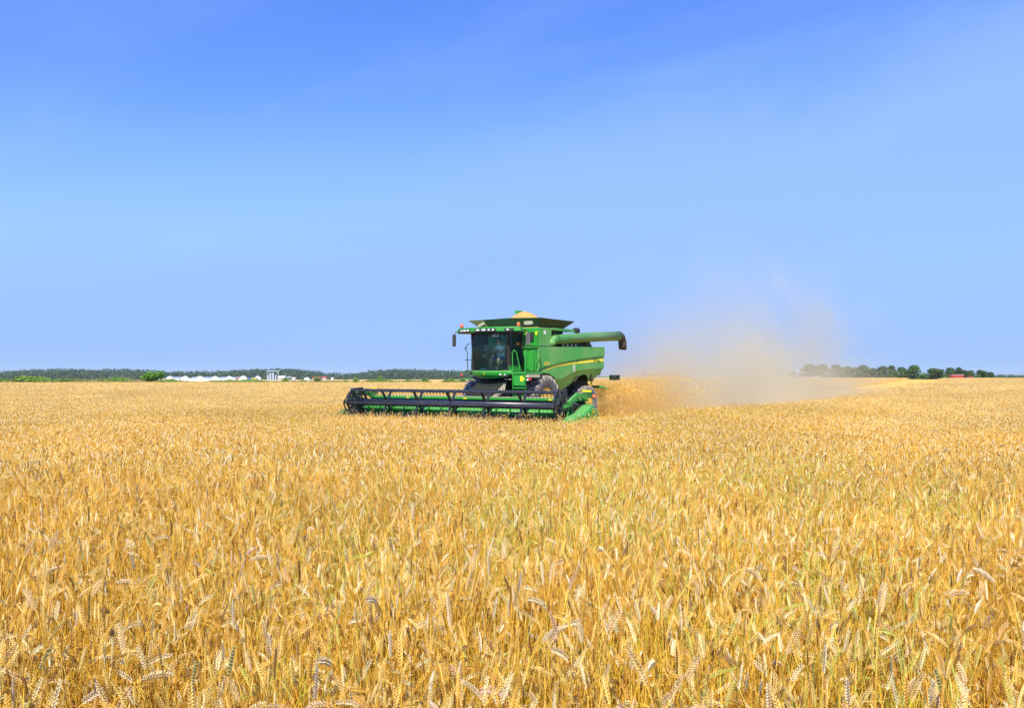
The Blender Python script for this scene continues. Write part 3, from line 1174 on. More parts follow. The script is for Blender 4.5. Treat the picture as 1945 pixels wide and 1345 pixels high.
def bush_proto(seed, h, w, cols, n=520, size=0.09):
    r = random.Random(seed)
    pb = PB()
    blobs = []
    for i in range(8):
        a = r.uniform(0, 6.28); d = r.uniform(0, w * .34)
        blobs.append((d * math.cos(a), d * math.sin(a), r.uniform(.3, .72) * h, w * r.uniform(.16, .26), h * r.uniform(.18, .28)))
    leaf_cloud(pb, r, blobs, n, size, cols)
    f = pb.mesh('foliage', M['leaf'])
    tb = MB()
    for i in range(5):
        a = i * 1.26
        tb.tube([(0.03 * math.cos(a), .03 * math.sin(a), 0), (w * .16 * math.cos(a), w * .16 * math.sin(a), h * .4), (w * .26 * math.cos(a), w * .26 * math.sin(a), h * .8)], [.025, .018, .008], 5)
    return f, tb.mesh('stem', M['bark'])
BUSHES = [
    (12, 26, 718, 'pale green bush cut by the left edge of the photo'),
    (48, 60, 713.5, 'widest bush of long pale shoots near the left edge'),
    (91, 20, 721, 'low bush right of the widest one'),
    (118, 34, 718.5, 'spreading green bush third from the left edge'),
    (290, 38, 706, 'bright light green round tree-like bush left of the white domes'),
    (437, 30, 721, 'low wide bush in front of the fifth dome'),
    (498, 9, 723, 'tiny bush below the yellow green bank'),
    (541, 17, 716.5, 'green bush right of the silos'),
    (577, 13, 720, 'small bush in front of the lone far dome'),
    (605, 15, 714.5, 'upright bush in front of the low red roof'),
    (657, 6, 721, 'tiny bush left of the reel'),
    (675, 12, 716, 'bush above the left end of the reel'),
    (705, 19, 719.5, 'low bush behind the yellow topped marker'),
    (722, 10, 713.5, 'narrow taller bush behind the reel'),
    (733, 12, 721, 'low bush right of the narrow taller one'),
    (745, 8, 722, 'small bush between two gaps behind the reel'),
    (772, 15, 720.5, 'compact bush behind the middle of the reel'),
    (808, 22, 718, 'paired green bush behind the reel left of the cab'),
    (853, 26, 717.5, 'large bush immediately left of the cab'),
    (876, 18, 719, 'bush partly behind the front tyre of the combine'),
]
for i, (px, w, top, lab) in enumerate(BUSHES):
    d = 181 + rnd.uniform(-2, 3)
    x, y, z = P(px, d)
    h = (711.6 - top) * d / 1709 + CAM_H - z
    cols = [(0.16, 0.36, 0.03), (0.20, 0.42, 0.04)] if px == 290 else BUSH_COLS
    f, s = bush_proto(i + 30, 1.0, 1.0, cols, n=1100 if w > 30 else 620, size=0.06)
    ww = w * d / 1709 * 1.4
    root = empty('bush', (x, y, z), rnd.uniform(0, 6), (ww, ww * .8, h * 1.12))
    tag(root, lab, 'bush', 'bushes along the far edge of the wheat')
    link_mesh('foliage', f, root)
    link_mesh('stem', s, root)

def weeds():
    r = random.Random(12)
    pb = PB()
    for i in range(26000):
        px = r.uniform(-420, 960)
        d = r.uniform(177.5, 192)
        x, y, z = P(px, d)
        k = mnoise.noise(Vector((px * .02, 0, 4.0)))
        green = 0.62 + k * 1.1 + (0.25 if px < 120 else 0)
        c = r.choice(BUSH_COLS) if r.random() < green else r.choice([(0.42, 0.30, 0.12), (0.30, 0.20, 0.12), (0.5, 0.38, 0.16)])
        h = r.uniform(.65, 1.15) * (1 + .7 * k) + 0.55 * smooth(330, 260, px) * r.random()
        if px > 300 and r.random() < .45: continue
        a = r.uniform(0, 3.14); w = r.uniform(.05, .14)
        lx = r.uniform(-.2, .2)
        dx, dy = math.cos(a) * w, math.sin(a) * w
        pb.add([(x - dx, y - dy, z), (x + dx, y + dy, z), (x + dx * .6 + lx, y + dy * .6, z + h * .7), (x + lx, y, z + h), (x - dx * .7 + lx, y - dy * .7, z + h * .6)], [(0, 1, 2, 3, 4)], jitter(c, r, .2))
    o = link_mesh('weeds', pb.mesh('weeds', M['leaf']))
    tag(o, 'strip of green and brown weeds between the two fields', 'weeds', kind='stuff')
weeds()

# ------------------------------------------------------------------ farm on the left
M['dome'] = mat('white_dome_cover', (0.80, 0.80, 0.80), 0.6, var=0.03, nscale=.6)
M['roof_grey'] = mat('grey_roof', (0.30, 0.36, 0.46), 0.6)
M['roof_red'] = mat('red_roof', (0.40, 0.09, 0.06), 0.7)
M['silo'] = mat('galvanised_silo', (0.50, 0.58, 0.66), 0.4, metal=0.3)
M['window'] = mat('window_pane', (0.06, 0.07, 0.09), 0.2)
M['cream'] = mat('cream_wall', (0.62, 0.55, 0.42), 0.8)
M['blue'] = mat('blue_sheet', (0.06, 0.16, 0.45), 0.6)
M['bank'] = mat('grassy_bank', (0.35, 0.36, 0.09), 0.95, var=.2, nscale=1.0)
def dome(px, d, wpx, top, lab, grp='white domes at the far farm'):
    x, y, z = P(px, d)
    w = wpx * d / 1709
    h = (711.6 - top) * d / 1709 + CAM_H - z
    root = empty('dome_building', (x, y, z))
    tag(root, lab, 'dome', grp)
    mb = MB()
    pr = [(w / 2, 0), (w / 2, h * .12)] + [(w / 2 * math.cos(t), h * .12 + h * .8 * math.sin(t)) for t in [R(q) for q in (12, 28, 45, 62, 76, 88)]]
    mb.lathe(pr, 20, axis='z')
    sh = mb.build('dome_shell', M['dome'], root, sm=False)
    mb = MB()
    mb.lathe([(w * .05, 0), (w * .05, h * .10), (w * .075, h * .10), (0.001, h * .17)], 10, axis='z')
    mb.build('vent_cap', M['dome'], root, loc=(0, 0, h * .90))
    mb = MB()
    mb.box(-w * .07, w * .07, -w * .03, w * .02, 0, h * .32)
    mb.build('door', M['window'], root, loc=(0, -w * .49, 0))
for i, (px, lab) in enumerate([(323, 'white dome nearest the light green tree, first of the row'), (352, 'second white dome from the light green tree'),
                               (380, 'third white dome, right of a dark gap in the white wall'), (409, 'fourth white dome in the middle of the row'),
                               (436, 'fifth white dome, behind a low wide bush'), (462.5, 'sixth white dome, beside a blue container'),
                               (490, 'seventh dome with flatter pointed roof left of the silos')]):
    dome(px, 620, 16.5 if i < 6 else 13, 714.3 if i < 5 else 713.8, lab)
dome(583, 700, 12, 716.6, 'small lone white dome right of the silos', 'white domes at the far farm')

def slab_building(name, px0, px1, d, top, depth, wallm, roofm, lab, cat='building', gable=True, nwin=0, wall_frac=.6, base_lift=0):
    x0, y, z = P(px0, d)
    x1 = P(px1, d)[0]
    w = x1 - x0
    h = (711.6 - top) * d / 1709 + CAM_H - z
    root = empty(name, ((x0 + x1) / 2, y, z))
    tag(root, lab, cat)
    hw = h * wall_frac
    mb = MB(); mb.box(-w / 2, w / 2, 0, depth, 0, hw)
    mb.build('wall', wallm, root)
    mb = MB()
    if gable:
        e = .25
        mb.prism([(-e, hw), (depth / 2, h), (depth + e, hw), (depth + e, hw + .12), (depth / 2, h + .14), (-e, hw + .12)], -w / 2 - e, w / 2 + e, axis='x')
        mb.prism([(0, hw), (depth / 2, h - .05), (depth, hw)], -w / 2 + .02, w / 2 - .02, axis='x')
    else:
        mb.box(-w / 2 - .1, w / 2 + .1, -.1, depth + .1, hw + .003, h)
    mb.build('roof', roofm, root)
    for k in range(nwin):
        xx = -w / 2 + w * (k + .5) / nwin
        mb = MB(); mb.box(xx - .4, xx + .4, -.06, .02, hw * .35, hw * .75)
        mb.build('window', M['window'], root)
    return root
slab_building('livestock_shed', 322, 352, 660, 716.6, 12, M['roof_grey'], M['roof_grey'], 'long low shed with bluish grey roof behind the first domes', nwin=6)
slab_building('livestock_shed', 362, 408, 662, 716.6, 12, M['roof_grey'], M['roof_grey'], 'longest low grey roofed shed behind the third and fourth domes', nwin=8)
slab_building('livestock_shed', 414, 452, 664, 716.6, 12, M['roof_grey'], M['roof_grey'], 'low grey roofed shed behind the fifth dome', nwin=6)
slab_building('boundary_wall', 310, 341, 612, 719.0, .4, M['white'], M['white'], 'low white wall in front of the first two domes', 'wall', gable=False, wall_frac=.97)
slab_building('boundary_wall', 344, 398, 612, 719.0, .4, M['white'], M['white'], 'long low white wall between second and fourth domes', 'wall', gable=False, wall_frac=.97)
slab_building('boundary_wall', 400, 448, 612, 719.2, .4, M['white'], M['white'], 'low white wall ending right of the fifth dome', 'wall', gable=False, wall_frac=.97)
slab_building('container', 472, 475.5, 610, 717.0, 2.4, M['blue'], M['blue'], 'small blue container beside the sixth dome', 'container', gable=False, wall_frac=.9)
slab_building('farm_shed', 448, 458, 640, 717.5, 5, M['cream'], M['roof_red'], 'small brownish shed between the fifth and sixth domes', nwin=2)
slab_building('farmhouse', 528, 540, 690, 714.5, 7, M['cream'], M['white'], 'pale cream building right beside the silos', nwin=3)
slab_building('farmhouse', 544, 551, 690, 715.5, 6, M['white'], M['roof_grey'], 'small white house with grey roof right of the silos', nwin=2)
slab_building('farm_shed', 552, 560, 695, 717.0, 4, M['white'], M['white'], 'low white flat shed next to the thin pole', gable=False, nwin=2)
slab_building('farm_shed', 593, 609, 700, 716.2, 7, M['cream'], M['roof_red'], 'long building with red roof right of the lone dome', nwin=4)
slab_building('farmhouse', 612, 619, 700, 715.8, 5, M['white'], M['roof_red'], 'small white house next to the red roofed building', nwin=2)
slab_building('farm_shed', 629, 633, 705, 717.5, 3, M['white'], M['white'], 'tiny white hut farthest right of the farm', gable=False, nwin=1)

def mound(px0, px1, d, top, lab):
    x0, y, z = P(px0, d); x1 = P(px1, d)[0]
    h = (711.6 - top) * d / 1709 + CAM_H - z
    w = x1 - x0
    mb = MB()
    mb.prism([(0, 0), (w * .12, h * .8), (w * .3, h), (w * .7, h * .95), (w * .9, h * .7), (w, 0)], 0, 5)
    o = mb.build('silage_bank', M['bank'], None, loc=(x0, y, z), sm=False, bevel=.3)
    tag(o, lab, 'mound')
mound(475, 488, 604, 717.2, 'yellow green covered bank right of the blue container')

def silos():
    d = 700
    for px, wpx, top, lab in ((509.6, 3.0, 712.0, 'short silo inside the left leg of the gantry'), (513.8, 3.6, 707.8, 'tall silo left of the gantry middle'),
                              (518.8, 3.6, 707.8, 'tall silo right of the gantry middle'), (523.8, 3.0, 712.0, 'short silo inside the right leg of the gantry')):
        x, y, z = P(px, d)
        w = wpx * d / 1709
        h = (711.6 - top) * d / 1709 + CAM_H - z
        root = empty('silo', (x, y, z))
        tag(root, lab, 'silo', 'silos at the far farm')
        mb = MB(); mb.lathe([(w / 2, 0), (w / 2, h * .86)], 16, axis='z')
        mb.build('silo_body', M['silo'], root, sm=False)
        mb = MB(); mb.lathe([(w / 2 + .06, 0), (w * .1, h * .12), (w * .1, h * .14)], 16, axis='z')
        mb.build('silo_roof', M['silo'], root, loc=(0, 0, h * .862))
    x0, y, z = P(506.5, d); x1 = P(526.8, d)[0]
    h = (711.6 - 704.3) * d / 1709 + CAM_H - z
    root = empty('conveyor_gantry', ((x0 + x1) / 2, y + 2.5, z))
    tag(root, 'pale steel gantry with conveyor running over the silos', 'gantry')
    w = x1 - x0
    for s in (-1, 1):
        mb = MB()
        for q in (-.35, .35):
            mb.bar((s * w / 2 + q, 0, 0), (s * w / 2 + q, 0, h), .16, .16)
        for k in range(5):
            mb.bar((s * w / 2 - .35, 0, h * k / 5), (s * w / 2 + .35, 0, h * (k + 1) / 5), .08, .08)
        mb.build('leg', M['silo'], root)
    mb = MB(); mb.box(-w / 2 - .9, w / 2 + .9, -.3, .3, h - .55, h)
    mb.build('conveyor', M['silo'], root)
silos()
x, y, z = P(556.5, 640)
pole = MB().tube([(0, 0, 0), (0, 0, 3.6)], .07, 6).build('utility_pole', M['bark'], loc=(x, y, z))
tag(pole, 'thin short pole standing right of the white farm buildings', 'pole')

# ------------------------------------------------------------------ red trailer and tractor on the right horizon
M['red_paint'] = mat('red_farm_paint', (0.42, 0.025, 0.035), 0.45, dust=.15)
def trailer():
    d = 424
    x, y, z = P(1817, d)
    root = empty('grain_trailer', (x, y, z), R(3))
    tag(root, 'red high sided grain trailer parked at the horizon before the trees', 'trailer')
    mb = MB()
    mb.prism([(-2.75, .95), (-2.5, .8), (2.6, .8), (2.8, 2.25), (-2.75, 2.25)], -1.15, 1.15)
    tub = mb.build('tub', M['red_paint'], root)
    for k in range(7):
        xx = -2.4 + k * .8
        MB().box(xx - .04, xx + .04, -1.22, -1.153, .85, 2.2).build('rib', M['red_paint'], tub)
    MB().box(-2.8, 2.84, -1.2, 1.2, 2.253, 2.36).build('top_rail', M['white'], root)
    MB().box(-2.6, 2.6, -.5, .5, .6, .797).build('chassis', M['under'], root)
    MB().bar((2.6, 0, .7), (4.0, 0, .55), .12, .12).build('drawbar', M['dark'], root)
    for xx in (-1.6, -.5):
        for s in (-1, 1):
            w = empty('wheel', (xx, s * .95, .55)); w.parent = root
            MB().lathe([(.3, -.2), (.5, -.2), (.55, -.12), (.55, .12), (.5, .2), (.3, .2)], 18, closed=True).build('tyre', M['rubber'], w)
            MB().lathe([(.3, -.08), (.12, .02), (.1, .1)], 14).build('rim', M['rim'], w)
trailer()
def tractor():
    d = 426
    x, y, z = P(1842, d)
    root = empty('tractor', (x, y, z), R(4))
    tag(root, 'small red farm tractor right of the red trailer', 'tractor')
    MB().prism([(0.2, .7), (1.7, .7), (1.75, 1.25), (1.5, 1.4), (.2, 1.5)], -.35, .35).build('bonnet', M['red_paint'], root, bevel=.06)
    MB().box(-1.1, .2, -.32, .32, .6, 1.0).build('transmission', M['dark'], root)
    cb = empty('cab', (0, 0, 0)); cb.parent = root
    fr = MB()
    for a, b in ((-.95, -.6), (-.95, .6), (.1, -.6), (.1, .6)):
        fr.bar((a, b, 1.0), (a + .04, b * .95, 1.95), .07, .07)
    fr.build('cab_frame', M['red_paint'], cb)
    MB().box(-.9, .08, -.56, .56, 1.02, 1.9).build('cab_glass', M['glass'], cb)
    MB().box(-1.05, .2, -.66, .66, 1.955, 2.08).build('roof', M['red_paint'], cb, bevel=.04)
    for xx, rr, ww in ((-.75, .72, .22), (1.35, .45, .16)):
        for s in (-1, 1):
            w = empty('wheel', (xx, s * .72, rr)); w.parent = root
            MB().lathe([(rr * .55, -ww), (rr * .93, -ww), (rr, -ww * .6), (rr, ww * .6), (rr * .93, ww), (rr * .55, ww)], 20, closed=True).build('tyre', M['rubber'], w)
            MB().lathe([(rr * .55, -.08), (rr * .2, .05), (rr * .15, .12)], 14).build('rim', M['white'], w)
    for s in (-1, 1):
        MB().prism([(-1.5, 1.15), (-1.2, 1.45), (-.4, 1.5), (-.1, 1.3), (-.15, 1.24), (-.45, 1.42), (-1.15, 1.37), (-1.42, 1.1)], s * .95, s * .5).build('mudguard', M['red_paint'], root)
    MB().tube([(.9, .25, 1.4), (.9, .25, 2.05)], .05, 8).build('exhaust', M['black'], root)
tractor()

# ------------------------------------------------------------------ the combine harvester (x forward, y to its left, z up)
CMB = empty('combine_harvester', (MX, MY, MZ), math.atan2(FW[1], FW[0]))
tag(CMB, 'green and yellow combine harvester with wide header cutting the wheat', 'combine harvester')

def interp(pts, x):
    pts = sorted(pts)
    if x <= pts[0][0]: return pts[0][1]
    for (a, b), (c, d) in zip(pts, pts[1:]):
        if x <= c:
            return b + (d - b) * (x - a) / (c - a)
    return pts[-1][1]
Z_TOP = [(0.45, 3.13), (-5.18, 3.26)]
Z_BOT = [(0.62, 2.07), (0.33, 2.12), (0.07, 2.13), (-0.36, 2.09), (-0.80, 1.94), (-1.02, 1.78), (-1.18, 1.58), (-1.31, 1.45), (-1.77, 1.41), (-2.55, 1.74),
         (-2.70, 1.84), (-3.03, 2.01), (-3.30, 2.07), (-3.53, 2.08), (-3.80, 2.00), (-3.95, 1.90), (-4.04, 1.76), (-4.12, 1.74), (-4.63, 1.88), (-5.06, 2.33)]
GROOVE = [(0.6, 2.22), (0.2, 2.32), (-0.5, 2.42), (-1.3, 2.53), (-2.0, 2.61), (-2.61, 2.67), (-3.3, 2.74), (-4.2, 2.81), (-5.2, 2.88)]
S_UP = [(0.10, 2.205), (-0.3, 2.30), (-0.8, 2.395), (-1.31, 2.465), (-2.0, 2.535), (-2.67, 2.59), (-4.0, 2.69), (-5.06, 2.765)]
S_LO = [(0.10, 2.195), (-0.3, 2.245), (-0.8, 2.325), (-1.31, 2.385), (-2.0, 2.45), (-2.67, 2.495), (-4.0, 2.575), (-5.06, 2.625)]
BEVEL = [(0.6, 1.9), (-0.6, 1.9), (-1.37, 1.86), (-2.0, 2.06), (-2.67, 2.2), (-3.6, 2.27), (-5.06, 2.33)]
def side_y(x, z):
    g = interp(GROOVE, x)
    y = 1.60
    if z > g:
        t = (z - g) / 0.9
        y = 1.635 - 0.03 * t
    else:
        y = 1.575 + 0.02 * smooth(0, 0.25, g - z)
    b = interp(BEVEL, x)
    if z < b:
        y -= (b - z) * 0.42
    return y
def side_panel(name, xa, xb, sgn, material, label=None):
    mb = MB()
    n = max(8, int(abs(xb - xa) / 0.07))
    rows_f = [0, .08, .2, .34, .48]
    vs = []
    nr = None
    for i in range(n + 1):
        x = xa + (xb - xa) * i / n
        zt, zb = interp(Z_TOP, x), interp(Z_BOT, x)
        g = max(zb + 0.06, interp(GROOVE, x))
        bv = max(zb + .002, min(interp(BEVEL, x), g - .02))
        zs = [zt - 0.001, zt - .03, g + (zt - g) * .5, g + .02, g + .002, g - .035, g - .12, (g - .12) * .5 + bv * .5, bv + .001, bv - .001, zb + (bv - zb) * .5, zb]
        if g - .12 < bv:
            zs = [zt - 0.001, zt - .03, g + (zt - g) * .5, g + .02, g + .002] + [g - .002 - (g - .002 - zb) * k / 6 for k in range(7)]
        nr = len(zs)
        for z in zs:
            vs.append((x, side_y(x, z) * sgn, z))
    fs = [(i * nr + k, i * nr + k + 1, (i + 1) * nr + k + 1, (i + 1) * nr + k) for i in range(n) for k in range(nr - 1)]
    o = len(vs)
    vs += [(a, b - 0.05 * sgn, c) for a, b, c in vs]
    fs += [tuple(q + o for q in f[::-1]) for f in fs]
    ring = [i * nr for i in range(n + 1)] + [n * nr + k for k in range(1, nr)] + [i * nr + nr - 1 for i in range(n - 1, -1, -1)] + [k for k in range(nr - 2, 0, -1)]
    for a, b in zip(ring, ring[1:] + ring[:1]):
        fs.append((a, b, b + o, a + o))
    mb.add(vs, fs)
    return mb.build(name, material, CMB, label=label)
def stripe(parent, xa, xb, sgn):
    n = max(4, int(abs(xb - xa) / 0.1))
    vs = []
    for i in range(n + 1):
        x = xa + (xb - xa) * i / n
        for z in (interp(S_UP, x), interp(S_LO, x)):
            vs.append((x, (side_y(x, z) + 0.006) * sgn, z))
        for z in (interp(S_UP, x), interp(S_LO, x)):
            vs.append((x, (side_y(x, z) - 0.01) * sgn, z))
    fs = []
    for i in range(n):
        a, b = i * 4, i * 4 + 4
        fs += [(a, a + 1, b + 1, b), (a + 2, b + 2, b + 3, a + 3), (a, b, b + 2, a + 2), (a + 1, a + 3, b + 3, b + 1)]
    return MB().add(vs, fs).build('stripe', M['yellow'], parent)

for sgn in (1, -1):
    pf = side_panel('front_side_panel', 0.46, -2.66, sgn, M['green_dusty'])
    pr = side_panel('rear_side_panel', -2.70, -5.10, sgn, M['green_dusty'])
    stripe(pf, 0.10, -2.655, sgn)
    stripe(pr, -2.705, -5.05, sgn)
    # fender lips
    for par, arc in ((pf, [(0.62, 2.07), (0.33, 2.12), (0.07, 2.13), (-0.36, 2.09), (-0.80, 1.94), (-1.02, 1.78), (-1.18, 1.58), (-1.31, 1.45)]),
                     (pf, [(-1.77, 1.41), (-2.20, 1.57), (-2.55, 1.74), (-2.64, 1.79)]),
                     (pr, [(-2.71, 1.84), (-3.03, 2.01), (-3.30, 2.07), (-3.53, 2.08), (-3.80, 2.00), (-3.95, 1.90), (-4.04, 1.77)])):
        MB().tube([(a, (side_y(a, b) - 0.02) * sgn, b) for a, b in arc], 0.035, 6).build('fender_lip', M['green_dusty'], par, sm=True)
    if sgn == 1:
        PF, PR_ = pf, pr

# text and marks
def text_mesh(txt, size, extrude=0.002, bold=False):
    c = bpy.data.curves.new('lettering', 'FONT')
    c.body = txt
    c.size = size
    c.extrude = extrude
    c.align_x = 'CENTER'
    c.align_y = 'CENTER'
    if bold:
        c.offset = size * 0.012
    o = bpy.data.objects.new('lettering_tmp', c)
    COL.objects.link(o)
    dg = bpy.context.evaluated_depsgraph_get()
    me = bpy.data.meshes.new_from_object(o.evaluated_get(dg))
    bpy.data.objects.remove(o)
    return me
def lettering(name, txt, size, loc, fwd, up, m, parent, bold=False, sx=1.0):
    """fwd: direction the letters face; up: up"""
    me = text_mesh(txt, size, bold=bold)
    me.materials.clear(); me.materials.append(m)
    f = Vector(fwd).normalized(); u = Vector(up).normalized()
    r = u.cross(f).normalized()
    mt = Matrix((( r.x * sx, u.x, f.x, loc[0]), (r.y * sx, u.y, f.y, loc[1]), (r.z * sx, u.z, f.z, loc[2]), (0, 0, 0, 1)))
    me.transform(mt)
    o = link_mesh(name, me, parent)
    return o
M['yellow_text'] = mat('yellow_lettering', (0.85, 0.62, 0.03), 0.5)
M['green_text'] = mat('green_lettering', (0.02, 0.16, 0.03), 0.5)
M['white_text'] = mat('white_lettering', (0.85, 0.85, 0.85), 0.5)
lettering('model_lettering', 'S670i', 0.20, (-0.13, 1.634, 2.47), (0, 1, 0), (0, 0, 1), M['yellow_text'], PF, True)
lettering('brand_lettering', 'JOHN DEERE', 0.115, (-4.40, 1.612, 2.655), (0, 1, 0), (-0.09, 0, 1), M['green_text'], PR_, True, sx=1.0)
# oval white sticker
mb = MB(); mb.prism([(-2.42 + .085 * math.cos(a), 2.30 + .14 * math.sin(a)) for a in [2 * math.pi * k / 18 for k in range(18)]], 1.56, 1.602)
ov = mb.build('oval_sticker', M['white'], PF)
mb = MB(); mb.prism([(-2.42 + .03 * math.cos(a), 2.30 + .08 * math.sin(a)) for a in [2 * math.pi * k / 14 for k in range(14)]], 1.59, 1.606)
mb.build('oval_mark', M['green_text'], PF)

DEER = [(-.46, -.10), (-.30, .02), (-.12, .06), (.10, .10), (.22, .28), (.14, .44), (.22, .40), (.28, .30), (.36, .40), (.34, .28), (.46, .20), (.36, .14), (.30, .0), (.36, -.14), (.48, -.30), (.30, -.20), (.16, -.10), (-.06, -.12), (-.18, -.22), (-.36, -.36), (-.24, -.18), (-.30, -.10)]
def emblem(name, loc, fwd, up, s, parent):
    f, u = Vector(fwd).normalized(), Vector(up).normalized()
    r = u.cross(f).normalized()
    L0 = Vector(loc)
    def pl(pts, d0, d1, m, nm, par):
        mb = MB()
        n = len(pts)
        vs = [L0 + r * a * s + u * b * s + f * d0 for a, b in pts] + [L0 + r * a * s + u * b * s + f * d1 for a, b in pts]
        mb.add(vs, [tuple(range(n)), tuple(range(2 * n - 1, n - 1, -1))] + [(i, i + n, (i + 1) % n + n, (i + 1) % n) for i in range(n)])
        return mb.build(nm, m, par)
    rr = lambda w, h, c: [(w, -h + c), (w, h - c), (w - c, h), (-w + c, h), (-w, h - c), (-w, -h + c), (-w + c * 2, -h), (w - c * 2, -h)]
    a = pl(rr(.62, .62, .2), 0, .004, M['yellow'], name, parent)
    me2 = pl(rr(.54, .54, .18), .002, .007, M['green_dark'], 'emblem_field', parent)
    pl(DEER, .006, .011, M['yellow'], 'emblem_deer', parent)

# --- main body
mb = MB()
mb.box(-5.0, 0.40, -1.50, 1.50, 2.16, 3.12)
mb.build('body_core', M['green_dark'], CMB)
MB().prism([(0.40, 1.55), (0.40, 0.95), (0.41, 0.95), (0.41, 1.55)], 0, 0)
front = MB().box(0.402, 0.44, -1.55, 1.56, 2.17, 3.12).build('front_wall', M['green'], CMB, bevel=.01)
for yy in (1.06, 1.50):
    MB().box(0.442, 0.455, yy - .008, yy + .008, 2.22, 3.08).build('panel_seam', M['green_dark'], front)
MB().box(0.442, 0.50, 0.86, 1.60, 3.085, 3.125).build('front_ledge', M['green'], CMB)
MB().box(-4.95, 0.30, -1.56, 1.56, 3.123, 3.17).build('engine_deck', M['dark'], CMB)
mb = MB()
mb.box(-4.7, 0.3, -.85, .85, .95, 2.155)
mb.prism([(-5.05, 1.25), (-4.7, .95), (-4.7, 2.1), (-5.05, 2.1)], -.8, .8)
mb.build('chassis', M['under'], CMB)
MB().prism([(-5.15, 2.35), (-5.22, 3.24), (-4.90, 3.24), (-4.90, 2.0)], -1.5, 1.5).build('rear_hood', M['green_dusty'], CMB, bevel=.02)
# engine bay clutter below the unloading tube
mb = MB()
mb.box(-4.05, -2.0, .4, 1.35, 3.172, 3.45)
mb.prism([(-4.05, 3.172), (-4.45, 3.172), (-4.1, 3.5), (-3.9, 3.5), (-3.7, 3.45), (-3.7, 3.172)], .2, 1.4)
mb.tube([(-1.4, 1.35, 3.2), (-1.4, 1.35, 3.36), (-2.2, 1.4, 3.38)], .05, 7)
eng = mb.build('engine_bay', M['dark'], CMB)
mb = MB()
for k in range(4):
    mb.box(-1.9 - .35 * k, -1.72 - .35 * k, 1.36, 1.42, 3.2, 3.33)
mb.build('engine_fitting', M['steel'], eng)

# --- grain tank
mb = MB()
mb.box(-0.72, 0.22, -1.50, 1.50, 3.172, 3.90)
tank = mb.build('grain_tank', M['green_dusty'], CMB, bevel=.012, label='front block of the grain tank')
MB().box(0.222, 0.24, -1.49, 1.49, 3.18, 3.88).build('tank_front_sheet', M['green'], tank)
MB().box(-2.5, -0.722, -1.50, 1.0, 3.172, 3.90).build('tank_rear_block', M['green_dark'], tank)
MB().box(-2.64, -0.722, 1.10, 1.50, 3.83, 3.93).build('recess_beam', M['green_dusty'], tank, bevel=.01)
MB().tube([(-2.70, 1.45, 3.90), (-2.98, 1.45, 3.90)], [.10, .12], 12).build('beam_end_horn', M['black'], tank)
mb = MB(); mb.box(0.242, 0.30, 1.03, 1.27, 3.38, 3.72)
mb.build('air_vent', M['black'], tank)
mb = MB()
for k in range(5):
    mb.box(0.302, 0.315, 1.05, 1.25, 3.41 + .06 * k, 3.435 + .06 * k)
for yy in (0.93, 1.39):
    MB().box(0.242, 0.255, yy - .05, yy + .05, 3.60 if yy > 1 else 3.45, 3.74).build('yellow_marker', M['yellow'], tank)
MB().box(0.242, 0.26, 1.42, 1.47, 3.3, 3.7).build('grab_strip', M['green_dark'], tank)
MB().box(-0.27, -0.12, 1.502, 1.512, 3.64, 3.79).build('white_sticker', M['white'], tank)

# flared extension: eight flaps (four sides, four corner gussets)
M['cover'] = mat('tank_cover_paint_shaded', (0.003, 0.040, 0.006), 0.6, dust=.03, nscale=2)  # green darkened to paint in the shade on the outward-flared flaps
M['cover_in'] = mat('tank_cover_edge', (0.10, 0.17, 0.04), 0.6, dust=.4, nscale=2)
M['window_cream'] = mat('cover_window', (0.66, 0.58, 0.42), 0.5, dust=.2)
bx0, bx1, by = -1.75, 0.18, 1.40
tx0, tx1, ty = -2.42, 0.28, 1.60
zb_, zt_ = 3.92, 4.28
def flap(name, q, m, th=.02):
    q = [Vector(p) for p in q]
    n = (q[1] - q[0]).cross(q[2] - q[0]).normalized() * th
    return MB().add(q + [p + n for p in q], [(0, 1, 2, 3)[:len(q)], tuple(range(2 * len(q) - 1, len(q) - 1, -1))] + [(i, (i + 1) % len(q), (i + 1) % len(q) + len(q), i + len(q)) for i in range(len(q))]).build(name, m, CMB)
# front edge of the rim is bowed up a little in its middle
flf = flap('cover_flap', [(bx1, -by + .55, zb_), (bx1, by, zb_), (tx1, ty, zt_), (tx1 + .03, 0.2, zt_ + .03)][0:4], M['cover'])
flap('cover_flap', [(bx1, -by + .55, zb_), (tx1 + .03, 0.2, zt_ + .03), (tx1, -ty + .45, zt_), (bx1, -by + .50, zb_)], M['cover'])
fg = flap('cover_gusset', [(bx1, -by + .50, zb_), (tx1, -ty + .45, zt_), (tx1, -ty - .28, zt_), (bx1 - .05, -by + .1, zb_)], M['cover_in'])
flap('cover_flap', [(bx1, by, zb_), (bx0, by, zb_), (tx0, ty, zt_ - .02), (tx1, ty, zt_)], M['cover'])
flap('cover_flap', [(bx0, by, zb_), (bx0, -by, zb_), (tx0, -ty, zt_), (tx0, ty, zt_ - .02)], M['cover'])
flap('cover_flap', [(bx0, -by, zb_), (bx1 - .05, -by + .1, zb_), (tx1, -ty - .28, zt_), (tx0, -ty, zt_)], M['cover'])
